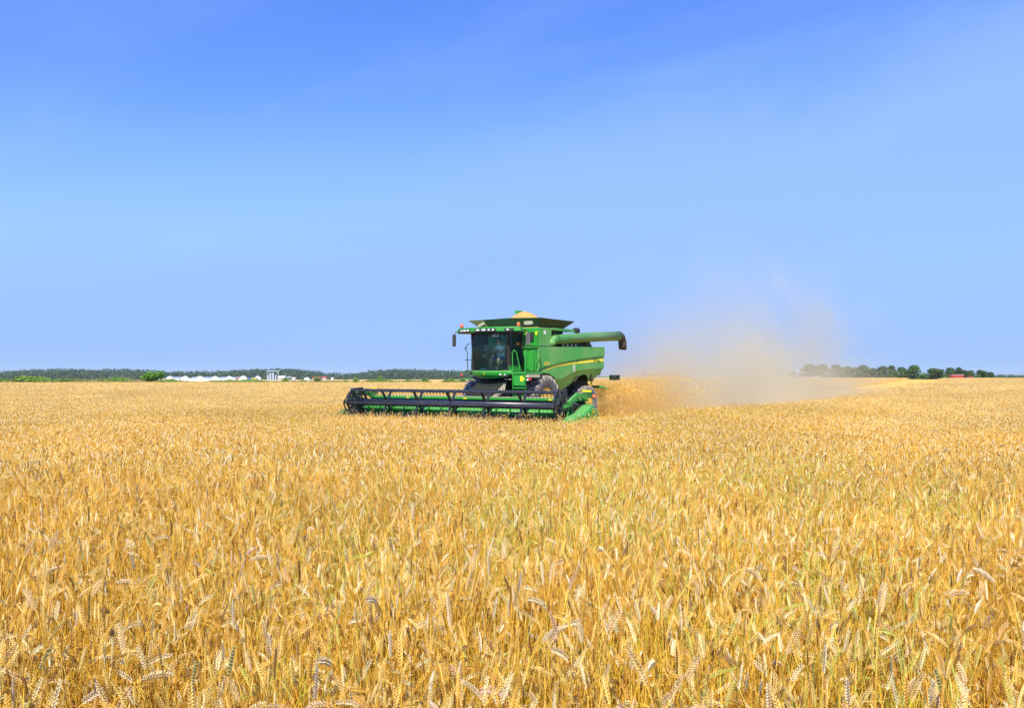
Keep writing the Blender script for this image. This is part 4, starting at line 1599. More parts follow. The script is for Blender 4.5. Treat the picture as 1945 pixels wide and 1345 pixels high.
def slot(c, a, b, w, h, m=None):
    """rounded slot on a plane spanned by unit vectors a, b"""
    c, a, b = Vector(c), Vector(a).normalized(), Vector(b).normalized()
    n = a.cross(b)
    pts = []
    for k in range(16):
        t = 2 * math.pi * k / 16
        s = (w / 2 - h / 2) * (1 if math.cos(t) > 0 else -1)
        pts.append(c + a * (s + math.cos(t) * h / 2) + b * math.sin(t) * h / 2)
    N_ = len(pts)
    vs = [p + n * .012 for p in pts] + [p - n * .012 for p in pts]
    return MB().add(vs, [tuple(range(N_)), tuple(range(2 * N_ - 1, N_ - 1, -1))] + [(i, (i + 1) % N_, (i + 1) % N_ + N_, i + N_) for i in range(N_)]).build('cover_window', m or M['window_cream'], CMB)
slot((0.262, 1.02, 4.09), (0, 1, 0), (.1, 0, .36), .42, .15)
slot((0.262, -1.26, 4.09), (0, 1, .42), (.1, -.35, .36), .34, .10)

# heap of grain with the end of the filling auger on top
mb = MB()
n, m = 28, 8
vs = [(0, 0, .80)]
for i in range(1, m + 1):
    rr = i / m
    for k in range(n):
        a = 2 * math.pi * k / n
        h = .80 * (1 - rr ** 1.5) + .02 * mnoise.noise(Vector((rr * 3 * math.cos(a), rr * 3 * math.sin(a), 2)))
        vs.append((1.22 * rr * math.cos(a), 1.22 * rr * math.sin(a), h))
fs = [(0, 1 + k, 1 + (k + 1) % n) for k in range(n)] + [(1 + (i - 1) * n + k, 1 + i * n + k, 1 + i * n + (k + 1) % n, 1 + (i - 1) * n + (k + 1) % n) for i in range(1, m) for k in range(n)]
mb.add(vs, fs)
hx, hy = m2w(-1.0, 0.05)
gh = mb.build('grain_heap', M['grain'], None, sm=True, loc=(hx, hy, MZ + 3.86))
tag(gh, 'heap of golden grain rising above the open tank', 'grain', kind='stuff')
mb = MB(); mb.tube([(-.8, -.2, 4.38), (-.9, -.22, 4.65), (-1.15, -.2, 4.68)], [.05, .06, .03], 8)
mb.box(-.95, -.78, -.3, -.12, 4.57, 4.69)
mb.build('filling_auger_tip', M['green'], CMB)

# --- unloading auger
ux = [(-0.80, 1.42, 3.40), (-1.05, 1.50, 3.45), (-2.2, 1.52, 3.545), (-4.5, 1.52, 3.69), (-6.75, 1.52, 3.80)]
ua = MB().tube(ux, [.18, .195, .20, .21, .215], 20).build('unloading_auger', M['tube_green'], CMB, sm=True)
ua.data.polygons.foreach_set('use_smooth', [len(p.vertices) == 4 for p in ua.data.polygons])
for i in (1,):
    MB().tube([(-1.02, 1.50, 3.448), (-1.07, 1.50, 3.452)], .215, 20).build('tube_flange', M['green_dark'], ua)
MB().tube([(-6.70, 1.52, 3.797), (-6.76, 1.52, 3.80)], .225, 20).build('tube_flange', M['dark'], ua)
sp = MB()
prof = []
ring_c = [((-6.76, 3.80), .19, .19, 90), ((-6.95, 3.77), .20, .19, 62), ((-7.07, 3.62), .20, .2, 30), ((-7.10, 3.42), .19, .20, 12), ((-7.12, 3.20), .17, .22, 5)]
vs = []
for (cx_, cz_), ry, rx, ang in ring_c:
    a = R(ang)
    for k in range(16):
        t = 2 * math.pi * k / 16
        u, v = math.cos(t) * rx, math.sin(t) * ry
        vs.append((cx_ + u * math.cos(a), 1.52 + v, cz_ + u * math.sin(a)))
fs = [(i * 16 + k, i * 16 + (k + 1) % 16, (i + 1) * 16 + (k + 1) % 16, (i + 1) * 16 + k) for i in range(4) for k in range(16)]
sp.add(vs, fs)
so = sp.build('spout_boot', M['rubber_boot'], CMB, sm=True)
sm_ = so.modifiers.new('thickness', 'SOLIDIFY'); sm_.thickness = .02
# elbow at the root of the tube
MB().tube([(-.80, 1.30, 3.20), (-.78, 1.42, 3.34), (-.86, 1.47, 3.42)], [.20, .21, .19], 16).build('auger_elbow', M['green_dusty'], CMB, sm=True)

# --- wheels
def wheel(cx_, cy_, rad, wid, rimr, nl, sgn, name_label=None):
    w = empty('wheel', (cx_, cy_, rad - 0.02)); w.parent = CMB
    hw = wid / 2
    pr = [(rimr, -hw * .80), (rimr + .10, -hw * .96), (rad * .80, -hw), (rad * .915, -hw * .93), (rad * .945, -hw * .80), (rad * .955, 0), (rad * .945, hw * .80), (rad * .915, hw * .93), (rad * .80, hw), (rimr + .10, hw * .96), (rimr, hw * .80)]
    MB().lathe(pr, 48, closed=True).build('tyre', M['rubber'], w, sm=True)
    mb = MB()
    dep = rad * .062
    for k in range(nl):
        for s in (-1, 1):
            a0 = 2 * math.pi * (k + (.5 if s > 0 else 0)) / nl
            pts = [(0.02, 0.0), (.45, .10), (.80, .22), (1.0, .30)]
            prev = None
            for q in range(len(pts) - 1):
                (f0, d0), (f1, d1) = pts[q], pts[q + 1]
                vs = []
                for f, d, rw in ((f0, d0, 1), (f1, d1, 1)):
                    y = s * hw * f * .985
                    rb = rad * (.93 if f < .9 else .87)
                    rt = rad * (1.0 if f < .9 else .955)
                    for da in (-.028 * 1.9 / rad, .028 * 1.9 / rad):
                        for rr in (rb, rt):
                            a = a0 + d * (1.9 / (nl / 11)) * .55 + da
                            vs.append((rr * math.cos(a), y, rr * math.sin(a)))
                mb.add(vs, [(0, 1, 3, 2), (4, 6, 7, 5), (0, 4, 5, 1), (2, 3, 7, 6), (0, 2, 6, 4), (1, 5, 7, 3)])
            # side of the lug running down the shoulder
            a = a0 + .30 * (1.9 / (nl / 11)) * .55
            vs = []
            for y, rr in ((s * hw * .90, .955), (s * hw * 1.015, .90), (s * hw * 1.02, .80), (s * hw * .95, .80)):
                for da in (-.028 * 1.9 / rad, .028 * 1.9 / rad):
                    vs.append((rad * rr * math.cos(a + da), y, rad * rr * math.sin(a + da)))
            mb.add(vs, [(0, 1, 3, 2), (2, 3, 5, 4), (4, 5, 7, 6), (6, 7, 1, 0), (0, 2, 4, 6), (1, 7, 5, 3)])
    t = mb.build('tread', M['lug'], w)
    t['kind'] = 'stuff'
    o = sgn
    mb = MB().lathe([(rimr + .03, o * hw * .80), (rimr, o * hw * .72), (rimr * .92, o * hw * .45), (rimr * .55, o * hw * .30), (rimr * .42, o * hw * .42), (rimr * .40, o * hw * .62), (rimr * .2, o * hw * .66), (0.001, o * hw * .66)], 32)
    mb.build('rim', M['rim'], w, sm=False)
    mb = MB()
    for k in range(10):
        a = 2 * math.pi * k / 10
        mb.ball((rimr * .31 * math.cos(a), o * hw * .65, rimr * .31 * math.sin(a)), .022, 6, 4)
    mb.build('wheel_bolt', M['steel'], w)['kind'] = 'stuff'
for s in (1, -1):
    wheel(0, 1.38 * s, 1.02, .80, .52, 20, s)
    wheel(-3.75, 1.30 * s, .79, .62, .36, 18, s)
MB().box(-.25, .25, -1.0, 1.0, .75, 1.15).build('front_axle', M['dark'], CMB)
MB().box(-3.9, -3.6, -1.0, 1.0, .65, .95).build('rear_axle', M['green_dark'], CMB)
# inner wheel arch sheets
MB().prism([(-1.35, 1.45), (-1.2, 2.15), (.6, 2.15), (.6, 2.05), (-1.05, 2.05), (-1.25, 1.4)], .86, 1.5).build('wheel_arch', M['dark'], CMB)
MB().prism([(-4.3, 1.75), (-4.1, 2.15), (-2.9, 2.15), (-2.6, 1.75), (-2.75, 1.75), (-2.98, 2.08), (-4.02, 2.08), (-4.15, 1.75)], .86, 1.5).build('wheel_arch', M['dark'], CMB)

# --- cab
CX0, CX1 = 0.50, 1.42
def cab_front_x(y):
    return CX1 + .17 * (1 - (y / .84) ** 2)
cabf = empty('cab', (0, 0, 0)); cabf.parent = CMB
n = 12
ys = [-.82 + 1.64 * i / n for i in range(n + 1)]
vs, fs = [], []
for t in (0, 1):
    off = -.012 * t
    for y in ys:
        for j in range(7):
            z = 2.22 + (3.66 - 2.22) * j / 6
            bul = .06 * math.sin(math.pi * j / 6) + .05 * (j / 6) - (.10 if j == 0 else 0) * (abs(y) / .84) ** 2
            vs.append((cab_front_x(y) + bul + off, y * (1 - 0.04 * (1 - j / 6)), z))
st = (n + 1) * 7
for i in range(n):
    for j in range(6):
        a = i * 7 + j
        fs.append((a, a + 1, a + 8, a + 7))
        fs.append((a + st, a + 7 + st, a + 8 + st, a + 1 + st))
MB().add(vs, fs).build('windshield', M['glass'], cabf, sm=True)
lettering('number_lettering', '413', 0.18, (1.70, .42, 3.54), (1, .12, 0), (0, 0, 1), M['white_text'], cabf, True)
for s in (-1, 1):
    mb = MB()
    mb.bar((CX1 - .02, s * .82, 2.2), (CX1 + .05, s * .86, 3.68), .055, .08)
    mb.build('pillar', M['pillar'], cabf)
    mb = MB()
    mb.bar((CX0 + .02, s * .86, 2.2), (CX0 + .02, s * .88, 3.68), .07, .08)
    mb.build('pillar', M['pillar'], cabf)
    sd = MB().box(CX0 + .06, CX1 - .06, s * .865 - .008, s * .865 + .008, 2.45, 3.62).build('side_window', M['glass'], cabf)
    mb = MB()
    for a, b in (((CX0 + .04, 2.42), (CX1 - .03, 2.42)), ((CX0 + .04, 3.64), (CX1 - .03, 3.64)), ((CX0 + .05, 2.42), (CX0 + .05, 3.64)), ((CX1 - .05, 2.42), (CX1 - .05, 3.64))):
        mb.bar((a[0], s * .88, a[1]), (b[0], s * .88, b[1]), .03, .045)
    mb.build('door_frame', M['black'], cabf)
    MB().box(CX0 - .1, CX1 - .02, s * .86 - .03, s * .86 + .01, 2.16, 2.40).build('lower_side_panel', M['green'], cabf, bevel=.01)
mb = MB(); mb.bar((.78, .90, 3.24), (.96, .90, 3.24), .02, .10)
mb.build('orange_reflector', M['orange'], cabf)
MB().tube([(1.28, .92, 2.6), (1.30, .96, 2.7), (1.28, .96, 3.1), (1.26, .92, 3.2)], .014, 6).build('door_handle', M['black'], cabf)
MB().box(.44, CX1, -.84, .84, 2.16, 2.215).build('cab_floor', M['grey'], cabf)
rw = MB()
rw.box(.445, .50, -.84, .84, 2.215, 2.75)
rw.box(.445, .50, -.84, -.78, 2.75, 3.66); rw.box(.445, .50, .78, .84, 2.75, 3.66)
rw.box(.445, .50, -.78, .78, 3.58, 3.66)
rw.build('rear_wall', M['seat'], cabf)
MB().box(.46, .475, -.78, .78, 2.75, 3.58).build('rear_window', M['glass'], cabf)
mb = MB()
mb.box(.62, 1.08, -.20, .28, 2.45, 2.62)
mb.prism([(.55, 2.62), (.66, 2.62), (.62, 3.22), (.52, 3.25)], -.2, .28)
mb.box(.52, .60, -.1, .18, 3.26, 3.42)
mb.box(.70, 1.0, -.08, .16, 2.215, 2.45)
mb.build('driver_seat', M['seat'], cabf, bevel=.03)
mb = MB(); mb.tube([(1.42, .04, 2.2), (1.34, .04, 2.75), (1.24, .04, 2.92)], .045, 8)
mb.build('steering_column', M['grey'], cabf)
mb = MB()
tq = Matrix.Rotation(R(-38), 3, 'Y')
ring = [Vector((0, .19 * math.cos(2 * math.pi * k / 20), .19 * math.sin(2 * math.pi * k / 20))) for k in range(21)]
tq = Matrix.Rotation(R(-55), 3, 'Y')
mb.tube([tq @ p + Vector((1.22, .04, 2.95)) for p in ring], .014, 6, caps=False)
for k in range(3):
    mb.tube([(1.22, .04, 2.95), tq @ ring[k * 7] + Vector((1.22, .04, 2.95))], .011, 5)
mb.build('steering_wheel', M['black'], cabf)
mb = MB(); mb.box(.75, 1.25, -.52, -.30, 2.7, 2.86); mb.box(1.1, 1.16, -.5, -.28, 2.95, 3.2); mb.tube([(1.12, -.4, 2.86), (1.13, -.4, 2.96)], .02, 6); mb.tube([(1.15, -.38, 2.86), (1.17, -.38, 2.98)], [.02, .03], 7)
mb.build('armrest_console', M['grey'], cabf, bevel=.015)
MB().box(1.20, 1.24, .60, .80, 2.95, 3.15).build('corner_monitor', M['black'], cabf)
MB().tube([(1.66, -.62, 3.60), (1.70, -.70, 3.2), (1.72, -.66, 2.9)], .012, 5).build('wiper', M['black'], cabf)

# roof with overhanging light bar
rf = MB()
def roof_layer(z0, z1, ex, mi=0):
    o = [(.38, -1.02), (1.0, -1.08), (1.38, -1.50), (1.62, -1.52), (1.80, -1.05), (1.96, -.55), (2.0, 0), (1.96, .55), (1.80, 1.05), (1.62, 1.52), (1.38, 1.50), (1.0, 1.08), (.38, 1.02)]
    c = (1.1, 0)
    o = [(c[0] + (a - c[0]) * (1 + ex), b * (1 + ex * .7)) for a, b in o]
    rf.prism(o, z0, z1, axis='z')
roof_layer(3.69, 3.80, 0)
roof = rf.build('cab_roof', M['green'], CMB, bevel=.03)
rf = MB(); roof_layer(3.801, 3.875, -.05)
rf.build('roof_cap', M['green'], roof, bevel=.03)
rf = MB(); roof_layer(3.66, 3.688, -.06)
rf.build('roof_liner', M['black'], roof)
def visor(y0, y1):
    mb = MB()
    fx = lambda y: 2.015 - .115 * max(0, abs(y) - .3) ** 1.35 * 2.0
    n_ = 8
    vs = []
    for i in range(n_ + 1):
        y = y0 + (y1 - y0) * i / n_
        e = 1 if 0 < i < n_ else .6
        x = fx(y) + .02
        vs += [(x - .10, y, 3.752 - .05 * e), (x, y, 3.752 - .05 * e), (x - .01, y, 3.752 + .052 * e), (x - .12, y, 3.752 + .052 * e)]
    fs = []
    for i in range(n_):
        for k in range(4):
            fs.append((i * 4 + k, i * 4 + (k + 1) % 4, i * 4 + 4 + (k + 1) % 4, i * 4 + 4 + k))
    fs += [(0, 1, 2, 3), (n_ * 4 + 3, n_ * 4 + 2, n_ * 4 + 1, n_ * 4)]
    mb.add(vs, fs)
    mb.build('light_recess', M['black'], roof)
    return fx
visor(-.36, .62); visor(-1.28, -.60); fx = visor(.95, 1.28)
for y, ry, rz in ((-1.13, .035, .04), (-1.02, .045, .042), (-.88, .09, .042), (-.70, .09, .042), (-.20, .105, .042), (.08, .115, .045), (.32, .052, .045), (.50, .052, .045), (1.08, .06, .042)):
    MB().ball((fx(y) + .005, y, 3.752), (.035, ry, rz), 12, 7).build('work_light', M['lamp'], roof, sm=True)
for s in (-1, 1):
    yb = -1.32 if s < 0 else 1.22
    xb = 1.52 if s < 0 else 1.3
    MB().tube([(xb, yb, 3.80), (xb, yb, 3.90)], .06, 10).build('beacon_base', M['black'], roof)
    MB().lathe([(.062, 0), (.07, .04), (.068, .11), (.045, .155), (.001, .17)], 14, c=(xb, yb, 3.90), axis='z').build('beacon', M['orange'], roof, sm=True)
# mirrors
for s, m_ in ((-1, 'black'), (1, 'grey')):
    x0 = 1.60
    yy = 1.60 * s + (0.0 if s < 0 else .28)
    mb = MB()
    mb.tube([(1.52, 1.45 * s, 3.72), (1.62, 1.56 * s if s < 0 else 1.80, 3.72), (1.66, yy, 3.62), (1.66, yy, 3.3)], .018, 6)
    arm = mb.build('mirror_arm', M['black'], CMB)
    o = [(-.10, -.21), (-.085, -.235), (.085, -.235), (.10, -.21), (.10, .21), (.08, .24), (-.08, .24), (-.10, .21)]
    MB().prism([(yy + a * (.85 if s < 0 else .9), 3.39 + b) for a, b in o], x0 + .03, x0 + .08, axis='x').build('mirror', M[m_], arm, bevel=.02)

# skirt below the windshield
mb = MB()
vs = []
n = 14
for i in range(n + 1):
    y = -.86 + 1.86 * i / n
    t = (y - .07) / .93
    xf = 1.44 + .34 * (1 - t * t)
    zb2 = 1.88 + .12 * t * t
    vs += [(xf - .03, y, 2.185), (xf + .02, y, 2.14), (xf - .01, y, 2.02), (xf - .12, y, zb2), (1.2, y, zb2 + .02), (1.2, y, 2.185)]
fs = [(i * 6 + k, i * 6 + (k + 1) % 6, i * 6 + 6 + (k + 1) % 6, i * 6 + 6 + k) for i in range(n) for k in range(6)] + [tuple(range(6)), tuple(n * 6 + k for k in range(5, -1, -1))]
sk = mb.add(vs, fs).build('front_skirt', M['green'], CMB, sm=False)
emblem('emblem', (1.80, -.05, 2.07), (1, 0, -.15), (.15, 0, 1), .075, sk)
for k, (y, r_) in enumerate(((.62, .045), (.76, .04), (.88, .03))):
    MB().ball((1.665 - .1 * k, y, 2.03), (.04, r_, r_ * .9), 10, 6).build('headlight', M['lamp'], sk, sm=True)
MB().box(1.30, 1.62, .56, .96, 1.965, 2.0).build('headlight_housing', M['black'], sk)
MB().box(1.25, 1.5, .70, 1.0, 1.84, 1.87).build('step_plate', M['straw_steel'], CMB)

# feeder house
mb = MB()
mb.prism([(1.2, 1.84), (2.6, 1.05), (2.85, .95), (2.85, .45), (2.4, .45), (.6, 1.15), (.6, 1.84)], -.62, .62)
fh = mb.build('feeder_house', M['under'], CMB)
for k in range(3):
    y0 = 1.35 + .4 * k
    MB().bar((y0, -.6, 1.84 - (y0 - 1.2) * .565), (y0, .6, 1.84 - (y0 - 1.2) * .565), .05, .04).build('cross_rib', M['dark'], fh)
for s in (-1, 1):
    MB().tube([(.9, s * .72, .75), (1.6, s * .72, .72), (2.4, s * .72, .65)], [.06, .06, .035], 8).build('lift_cylinder', M['steel'], CMB)
mb = MB()
for k in range(9):
    mb.tube([(1.35 + .12 * k, .66, 1.75 - .07 * k), (1.5 + .12 * k, .70, 1.45 - .05 * k), (1.6 + .15 * k, .68, 1.3 - .05 * k)], .018, 5)
mb.build('hydraulic_hose', M['straw_steel'], CMB)['kind'] = 'stuff'

# --- ladder and platforms
lad = empty('ladder', (0, 0, 0)); lad.parent = CMB
LX = 1.62
for yy in (1.17, 1.73):
    if yy < 1.5:
        pts = [(LX, yy, 1.05), (LX, yy, 2.0), (LX - .02, yy - .03, 2.9), (LX - .05, yy + .02, 2.97), (LX - .15, yy + .06, 2.9), (LX - .30, yy + .12, 2.3), (LX - .3, yy + .14, 2.15)]
    else:
        pts = [(LX, yy, 1.05), (LX, yy, 2.1), (LX, yy, 2.88), (LX - .08, yy + .01, 2.97), (LX - .55, yy + .02, 2.97), (LX - .62, yy + .02, 2.85), (LX - .62, yy + .02, 2.17)]
    MB().tube(pts, .022, 8).build('handrail', M['green'], lad, sm=True)
MB().box(LX - .06, LX - .02, 1.18, 1.72, 1.62, 2.02).build('upper_plate', M['green'], lad)
for k in range(4):
    MB().box(LX - .10, LX + .04, 1.19, 1.71, 1.06 + .15 * k, 1.10 + .15 * k).build('step', M['green'], lad)
MB().box(LX - .16, LX - .12, 1.2, 1.7, 1.05, 1.6).build('back_plate', M['green_dark'], lad)
MB().box(LX - .018, LX - .008, 1.50, 1.60, 1.78, 1.98).build('yellow_sticker', M['yellow'], lad)
MB().box(LX - .018, LX - .008, 1.62, 1.68, 1.82, 1.92).build('yellow_sticker', M['yellow'], lad)
plat = MB().box(.46, LX, .90, 1.78, 2.06, 2.14).build('platform', M['green'], CMB)
MB().box(.46, LX - .3, .90, 1.76, 2.142, 2.16).build('platform_grate', M['dark'], plat)
MB().box(.75, LX - .05, 1.55, 1.85, 1.93, 2.04).build('platform_bracket', M['straw_steel'], plat)
MB().tube([(.55, 1.76, 2.14), (.55, 1.76, 2.85), (.60, 1.76, 2.97), (.95, 1.76, 2.97)], .02, 8).build('guard_rail', M['green'], plat, sm=True)
MB().tube([(.56, 1.76, 2.55), (1.0, 1.76, 2.55)], .014, 6).build('guard_rail', M['green'], plat, sm=True)
MB().ball((1.55, 1.90, 1.86), (.05, .06, .06), 10, 7).build('marker_lamp', M['red'], plat, sm=True)
MB().ball((1.57, 1.80, 1.83), (.045, .05, .05), 10, 7).build('marker_lamp', M['lamp'], plat, sm=True)
# right hand side platform
mb = MB(); mb.box(.9, 1.45, -1.42, -.95, 2.10, 2.16)
rp = mb.build('side_platform', M['green_dark'], CMB)
MB().box(1.1, 1.45, -1.30, -.95, 1.86, 1.90).build('platform_bracket', M['green'], rp)
MB().ball((1.40, -1.42, 2.0), (.05, .06, .06), 10, 7).build('marker_lamp', M['red'], rp, sm=True)
mb = MB()
mb.tube([(1.35, -1.16, 2.16), (1.35, -1.18, 2.95), (1.35, -1.30, 3.05), (1.35, -1.22, 3.2), (1.35, -1.08, 3.28)], .016, 6)
mb.tube([(1.35, -1.28, 2.62), (1.35, -.98, 2.62)], .016, 6)
mb.tube([(1.35, -1.28, 2.16), (1.35, -1.0, 2.16)], .016, 6)
mb.tube([(1.35, -1.30, 3.05), (1.35, -1.15, 3.12)], .012, 6)
mb.build('grab_rail', M['black'], rp)

# --- rear fittings
mb = MB(); mb.tube([(-4.85, 1.30, 1.95), (-5.6, 1.62, 1.93)], .018, 6)
arm = mb.build('light_arm', M['green'], CMB)
lb = MB().box(-5.64, -5.60, 1.60, 2.10, 1.79, 2.02).build('light_board', M['under'], arm)
for k in range(3):
    for j in range(2):
        MB().box(-5.60, -5.59, 1.72 + .13 * k, 1.78 + .13 * k, 1.82 + .11 * j, 1.87 + .11 * j).build('board_slot', M['black'] if (k + j) % 2 else M['grey'], arm)
MB().prism([(-4.85, 1.9), (-5.3, 1.55), (-5.5, 1.0), (-5.2, .95), (-4.7, 1.1)], -.75, .75).build('straw_chopper', M['green_dark'], CMB)
MB().prism([(-5.25, 1.45), (-5.9, 1.40), (-5.9, 1.44), (-5.25, 1.55)], .9, 1.4).build('spreader_arm', M['green_dusty'], CMB)
MB().bar((-4.55, 1.3, 2.0), (-4.45, 1.3, 1.6), .06, .05).build('yellow_lever', M['yellow'], CMB)

# ------------------------------------------------------------------ header
HW = 4.95
mb = MB()
mb.prism([(2.86, .40), (2.80, 1.10), (2.84, 1.10), (2.94, .42), (3.5, .24), (4.25, .20), (4.25, .17), (3.4, .18)], -HW, HW)
hd = mb.build('header_trough', M['under'], CMB)
MB().box(2.70, 2.90, -HW, HW, 1.102, 1.19).build('top_beam', M['green'], hd, bevel=.01)
MB().box(2.70, 2.895, -HW + .8, HW - .05, 1.193, 1.215).build('beam_cap', M['straw_steel'], hd)
for yy in (-2.95, -.15, 2.4, 3.6):
    MB().box(2.902, 2.91, yy - .08, yy + .08, 1.115, 1.155).build('yellow_sticker', M['yellow'], hd)
MB().box(4.25, 4.33, -HW, HW, .17, .205).build('cutter_bar', M['black'], hd)
mb = MB()
kk = int(2 * HW / .076)
for k in range(kk):
    y = -HW + .038 + k * .076
    mb.add([(4.33, y - .02, .175), (4.33, y + .02, .175), (4.33, y, .205), (4.45, y, .185)], [(0, 1, 3), (1, 2, 3), (2, 0, 3), (0, 2, 1)])
kg = mb.build('knife_guards', M['steel'], hd)
kg['kind'] = 'stuff'
# table auger
ag = MB().lathe([(.21, -HW + .08), (.21, HW - .08)], 22, c=(3.42, 0, .60), axis='y').build('header_auger', M['green'], CMB, sm=False)
ag.data.polygons.foreach_set('use_smooth', [len(p.vertices) == 4 for p in ag.data.polygons])
for s in (-1, 1):
    mb = MB()
    turns, per = 7, 20
    vs, fs = [], []
    N_ = turns * per
    for i in range(N_ + 1):
        a = 2 * math.pi * i / per * s
        y = s * (HW - .1 - (HW - .75) * i / N_)
        for rr in (.20, .33):
            vs.append((3.42 + rr * math.cos(a), y, .60 + rr * math.sin(a)))
    for i in range(N_):
        fs.append((2 * i, 2 * i + 1, 2 * i + 3, 2 * i + 2))
    o = mb.add(vs, fs).build('flighting', M['green'], ag)
    q = o.modifiers.new('thickness', 'SOLIDIFY'); q.thickness = .008
mb = MB()
for k in range(12):
    a = k * 1.3
    y = -.55 + .1 * k
    mb.tube([(3.42 + .2 * math.cos(a), y, .6 + .2 * math.sin(a)), (3.42 + .36 * math.cos(a), y, .6 + .36 * math.sin(a))], .008, 5)
mb.build('auger_fingers', M['steel'], ag)['kind'] = 'stuff'

# reel
RX, RZ, RR = 3.95, .97, .53
RY = 4.66
reel = empty('reel', (RX, 0, RZ)); reel.parent = CMB
tb_ = MB().tube([(0, -RY - .1, 0), (0, RY + .1, 0)], .13, 18).build('reel_tube', M['reel_black'], reel, sm=True)
ANG = [60 * k - 3 for k in range(6)]
stations = [-RY + .02] + [-4.66 + 1.552 * k for k in range(1, 6)] + [RY - .02]
for a in ANG:
    c, s = math.cos(R(a)), math.sin(R(a))
    b = MB()
    b.tube([(RR * c, -RY, RR * s), (RR * c, RY, RR * s)], .038, 8)
    o = b.build('reel_bat', M['reel_black'], reel, sm=False)
    mb = MB()
    y = -RY + .08
    while y < RY:
        mb.add([(RR * c - .008, y - .009, RR * s), (RR * c + .008, y - .009, RR * s), (RR * c, y + .009, RR * s), (RR * c - .10, y, RR * s - .25), (RR * c - .095, y + .008, RR * s - .235)], [(0, 1, 4, 3), (1, 2, 4), (2, 0, 3), ])
        # clamp that holds the tine
        mb.box(RR * c - .036, RR * c + .036, y - .016, y + .016, RR * s - .045, RR * s + .036)
        y += .152
    t_ = mb.build('reel_tines', M['reel_black'], reel)
    t_['kind'] = 'stuff'
for yy in [-3.104, -1.552, 0, 1.552, 3.104]:
    for a in ANG:
        c, s = math.cos(R(a)), math.sin(R(a))
        mb = MB()
        mb.bar((.10 * c, yy, .10 * s), (RR * .98 * c, yy, RR * .98 * s), .09, .05)
        mb.build('reel_spoke', M['reel_black'], reel)
for s in (-1, 1):
    yy = s * RY
    mb = MB()
    # pierced hexagonal end plate: rim, hub ring, spokes
    for k in range(6):
        a0, a1 = R(ANG[k]), R(ANG[k] + 60)
        p0 = (RR * 1.10 * math.cos(a0), yy, RR * 1.10 * math.sin(a0)); p1 = (RR * 1.10 * math.cos(a1), yy, RR * 1.10 * math.sin(a1))
        mb.bar(p0, p1, .05, .085)
        q0 = (RR * .55 * math.cos((a0 + a1) / 2), yy, RR * .55 * math.sin((a0 + a1) / 2))
        mb.bar((0, yy, 0), p0, .05, .10)
        mb.bar(p0, q0, .04, .06); mb.bar(q0, p1, .04, .06)
        mb.ball((p0[0], p0[1], p0[2]), (.06, .05, .06), 8, 6)
    mb.lathe([(.10, yy - .05), (.22, yy - .04), (.22, yy + .04), (.10, yy + .05)], 16, closed=True)
    mb.build('reel_end_plate', M['reel_black'], reel)
    mb = MB()
    for k in range(6):
        a0 = R(ANG[k] + 12)
        o_ = (.10, yy + s * .14, -.10)
        a1 = R(ANG[k] + 72)
        p0 = (o_[0] + RR * .98 * math.cos(a0), o_[1], o_[2] + RR * .98 * math.sin(a0)); p1 = (o_[0] + RR * .98 * math.cos(a1), o_[1], o_[2] + RR * .98 * math.sin(a1))
        mb.bar(p0, p1, .035, .05)
        mb.bar(o_, p0, .03, .045)
    mb.build('reel_cam_plate', M['black'], reel)

# reel support arms
for s in (-1, 1):
    y0 = s * 4.98
    mb = MB()
    mb.bar((2.75, y0, 1.22), (3.45, y0, 1.34), .12, .15)
    mb.bar((3.45, y0, 1.34), (4.05, y0, 1.06), .10, .13)
    ra = mb.build('reel_arm', M['green'], CMB)
    MB().tube([(2.85, y0 - s * .12, .85), (3.35, y0 - s * .12, 1.05)], .035, 8).build('arm_cylinder', M['steel'], ra)
    MB().tube([(3.35, y0 - s * .12, 1.05), (3.7, y0 - s * .12, 1.16)], .02, 8).build('cylinder_rod', M['lamp'], ra)
    MB().bar((3.80, y0, 1.02), (4.35, y0, .96), .05, .10).build('reel_drive_cover', M['green'], ra)
    mb = MB()
    for k in range(4):
        mb.tube([(2.8, y0 - s * (.1 + .05 * k), 1.0 + .03 * k), (3.2, y0 - s * (.15 + .04 * k), 1.25 + .02 * k), (3.6, y0 - s * .1, 1.18), (3.9, y0 - s * .05, 1.02)], .013, 5)
    mb.build('hydraulic_hose', M['black'], ra)['kind'] = 'stuff'
    # marker post: yellow topped green plate with an orange lamp on a cranked arm
    mb = MB(); mb.prism([(s * 4.78, 1.22), (s * 5.10, 1.22), (s * 5.14, 1.50), (s * 4.74, 1.50)], 2.62, 2.66, axis='x')
    mk = mb.build('marker_plate', M['green_dark'], CMB)
    MB().box(2.662, 2.668, min(s * 4.76, s * 5.12), max(s * 4.76, s * 5.12), 1.43, 1.495).build('yellow_band', M['yellow'], mk)
    MB().bar((2.64, s * 4.94, 1.1), (2.64, s * 4.94, 1.24), .05, .05).build('post', M['green_dark'], mk)
    if s > 0:
        MB().tube([(2.9, 4.98, 1.12), (3.1, 5.15, 1.05), (3.05, 5.36, 1.04), (3.0, 5.40, 1.16), (3.0, 5.40, 1.22)], .018, 6).build('lamp_arm', M['green_dark'], CMB)
        MB().ball((3.0, 5.40, 1.28), (.06, .07, .07), 12, 8).build('orange_marker_lamp', M['orange'], CMB, sm=True)

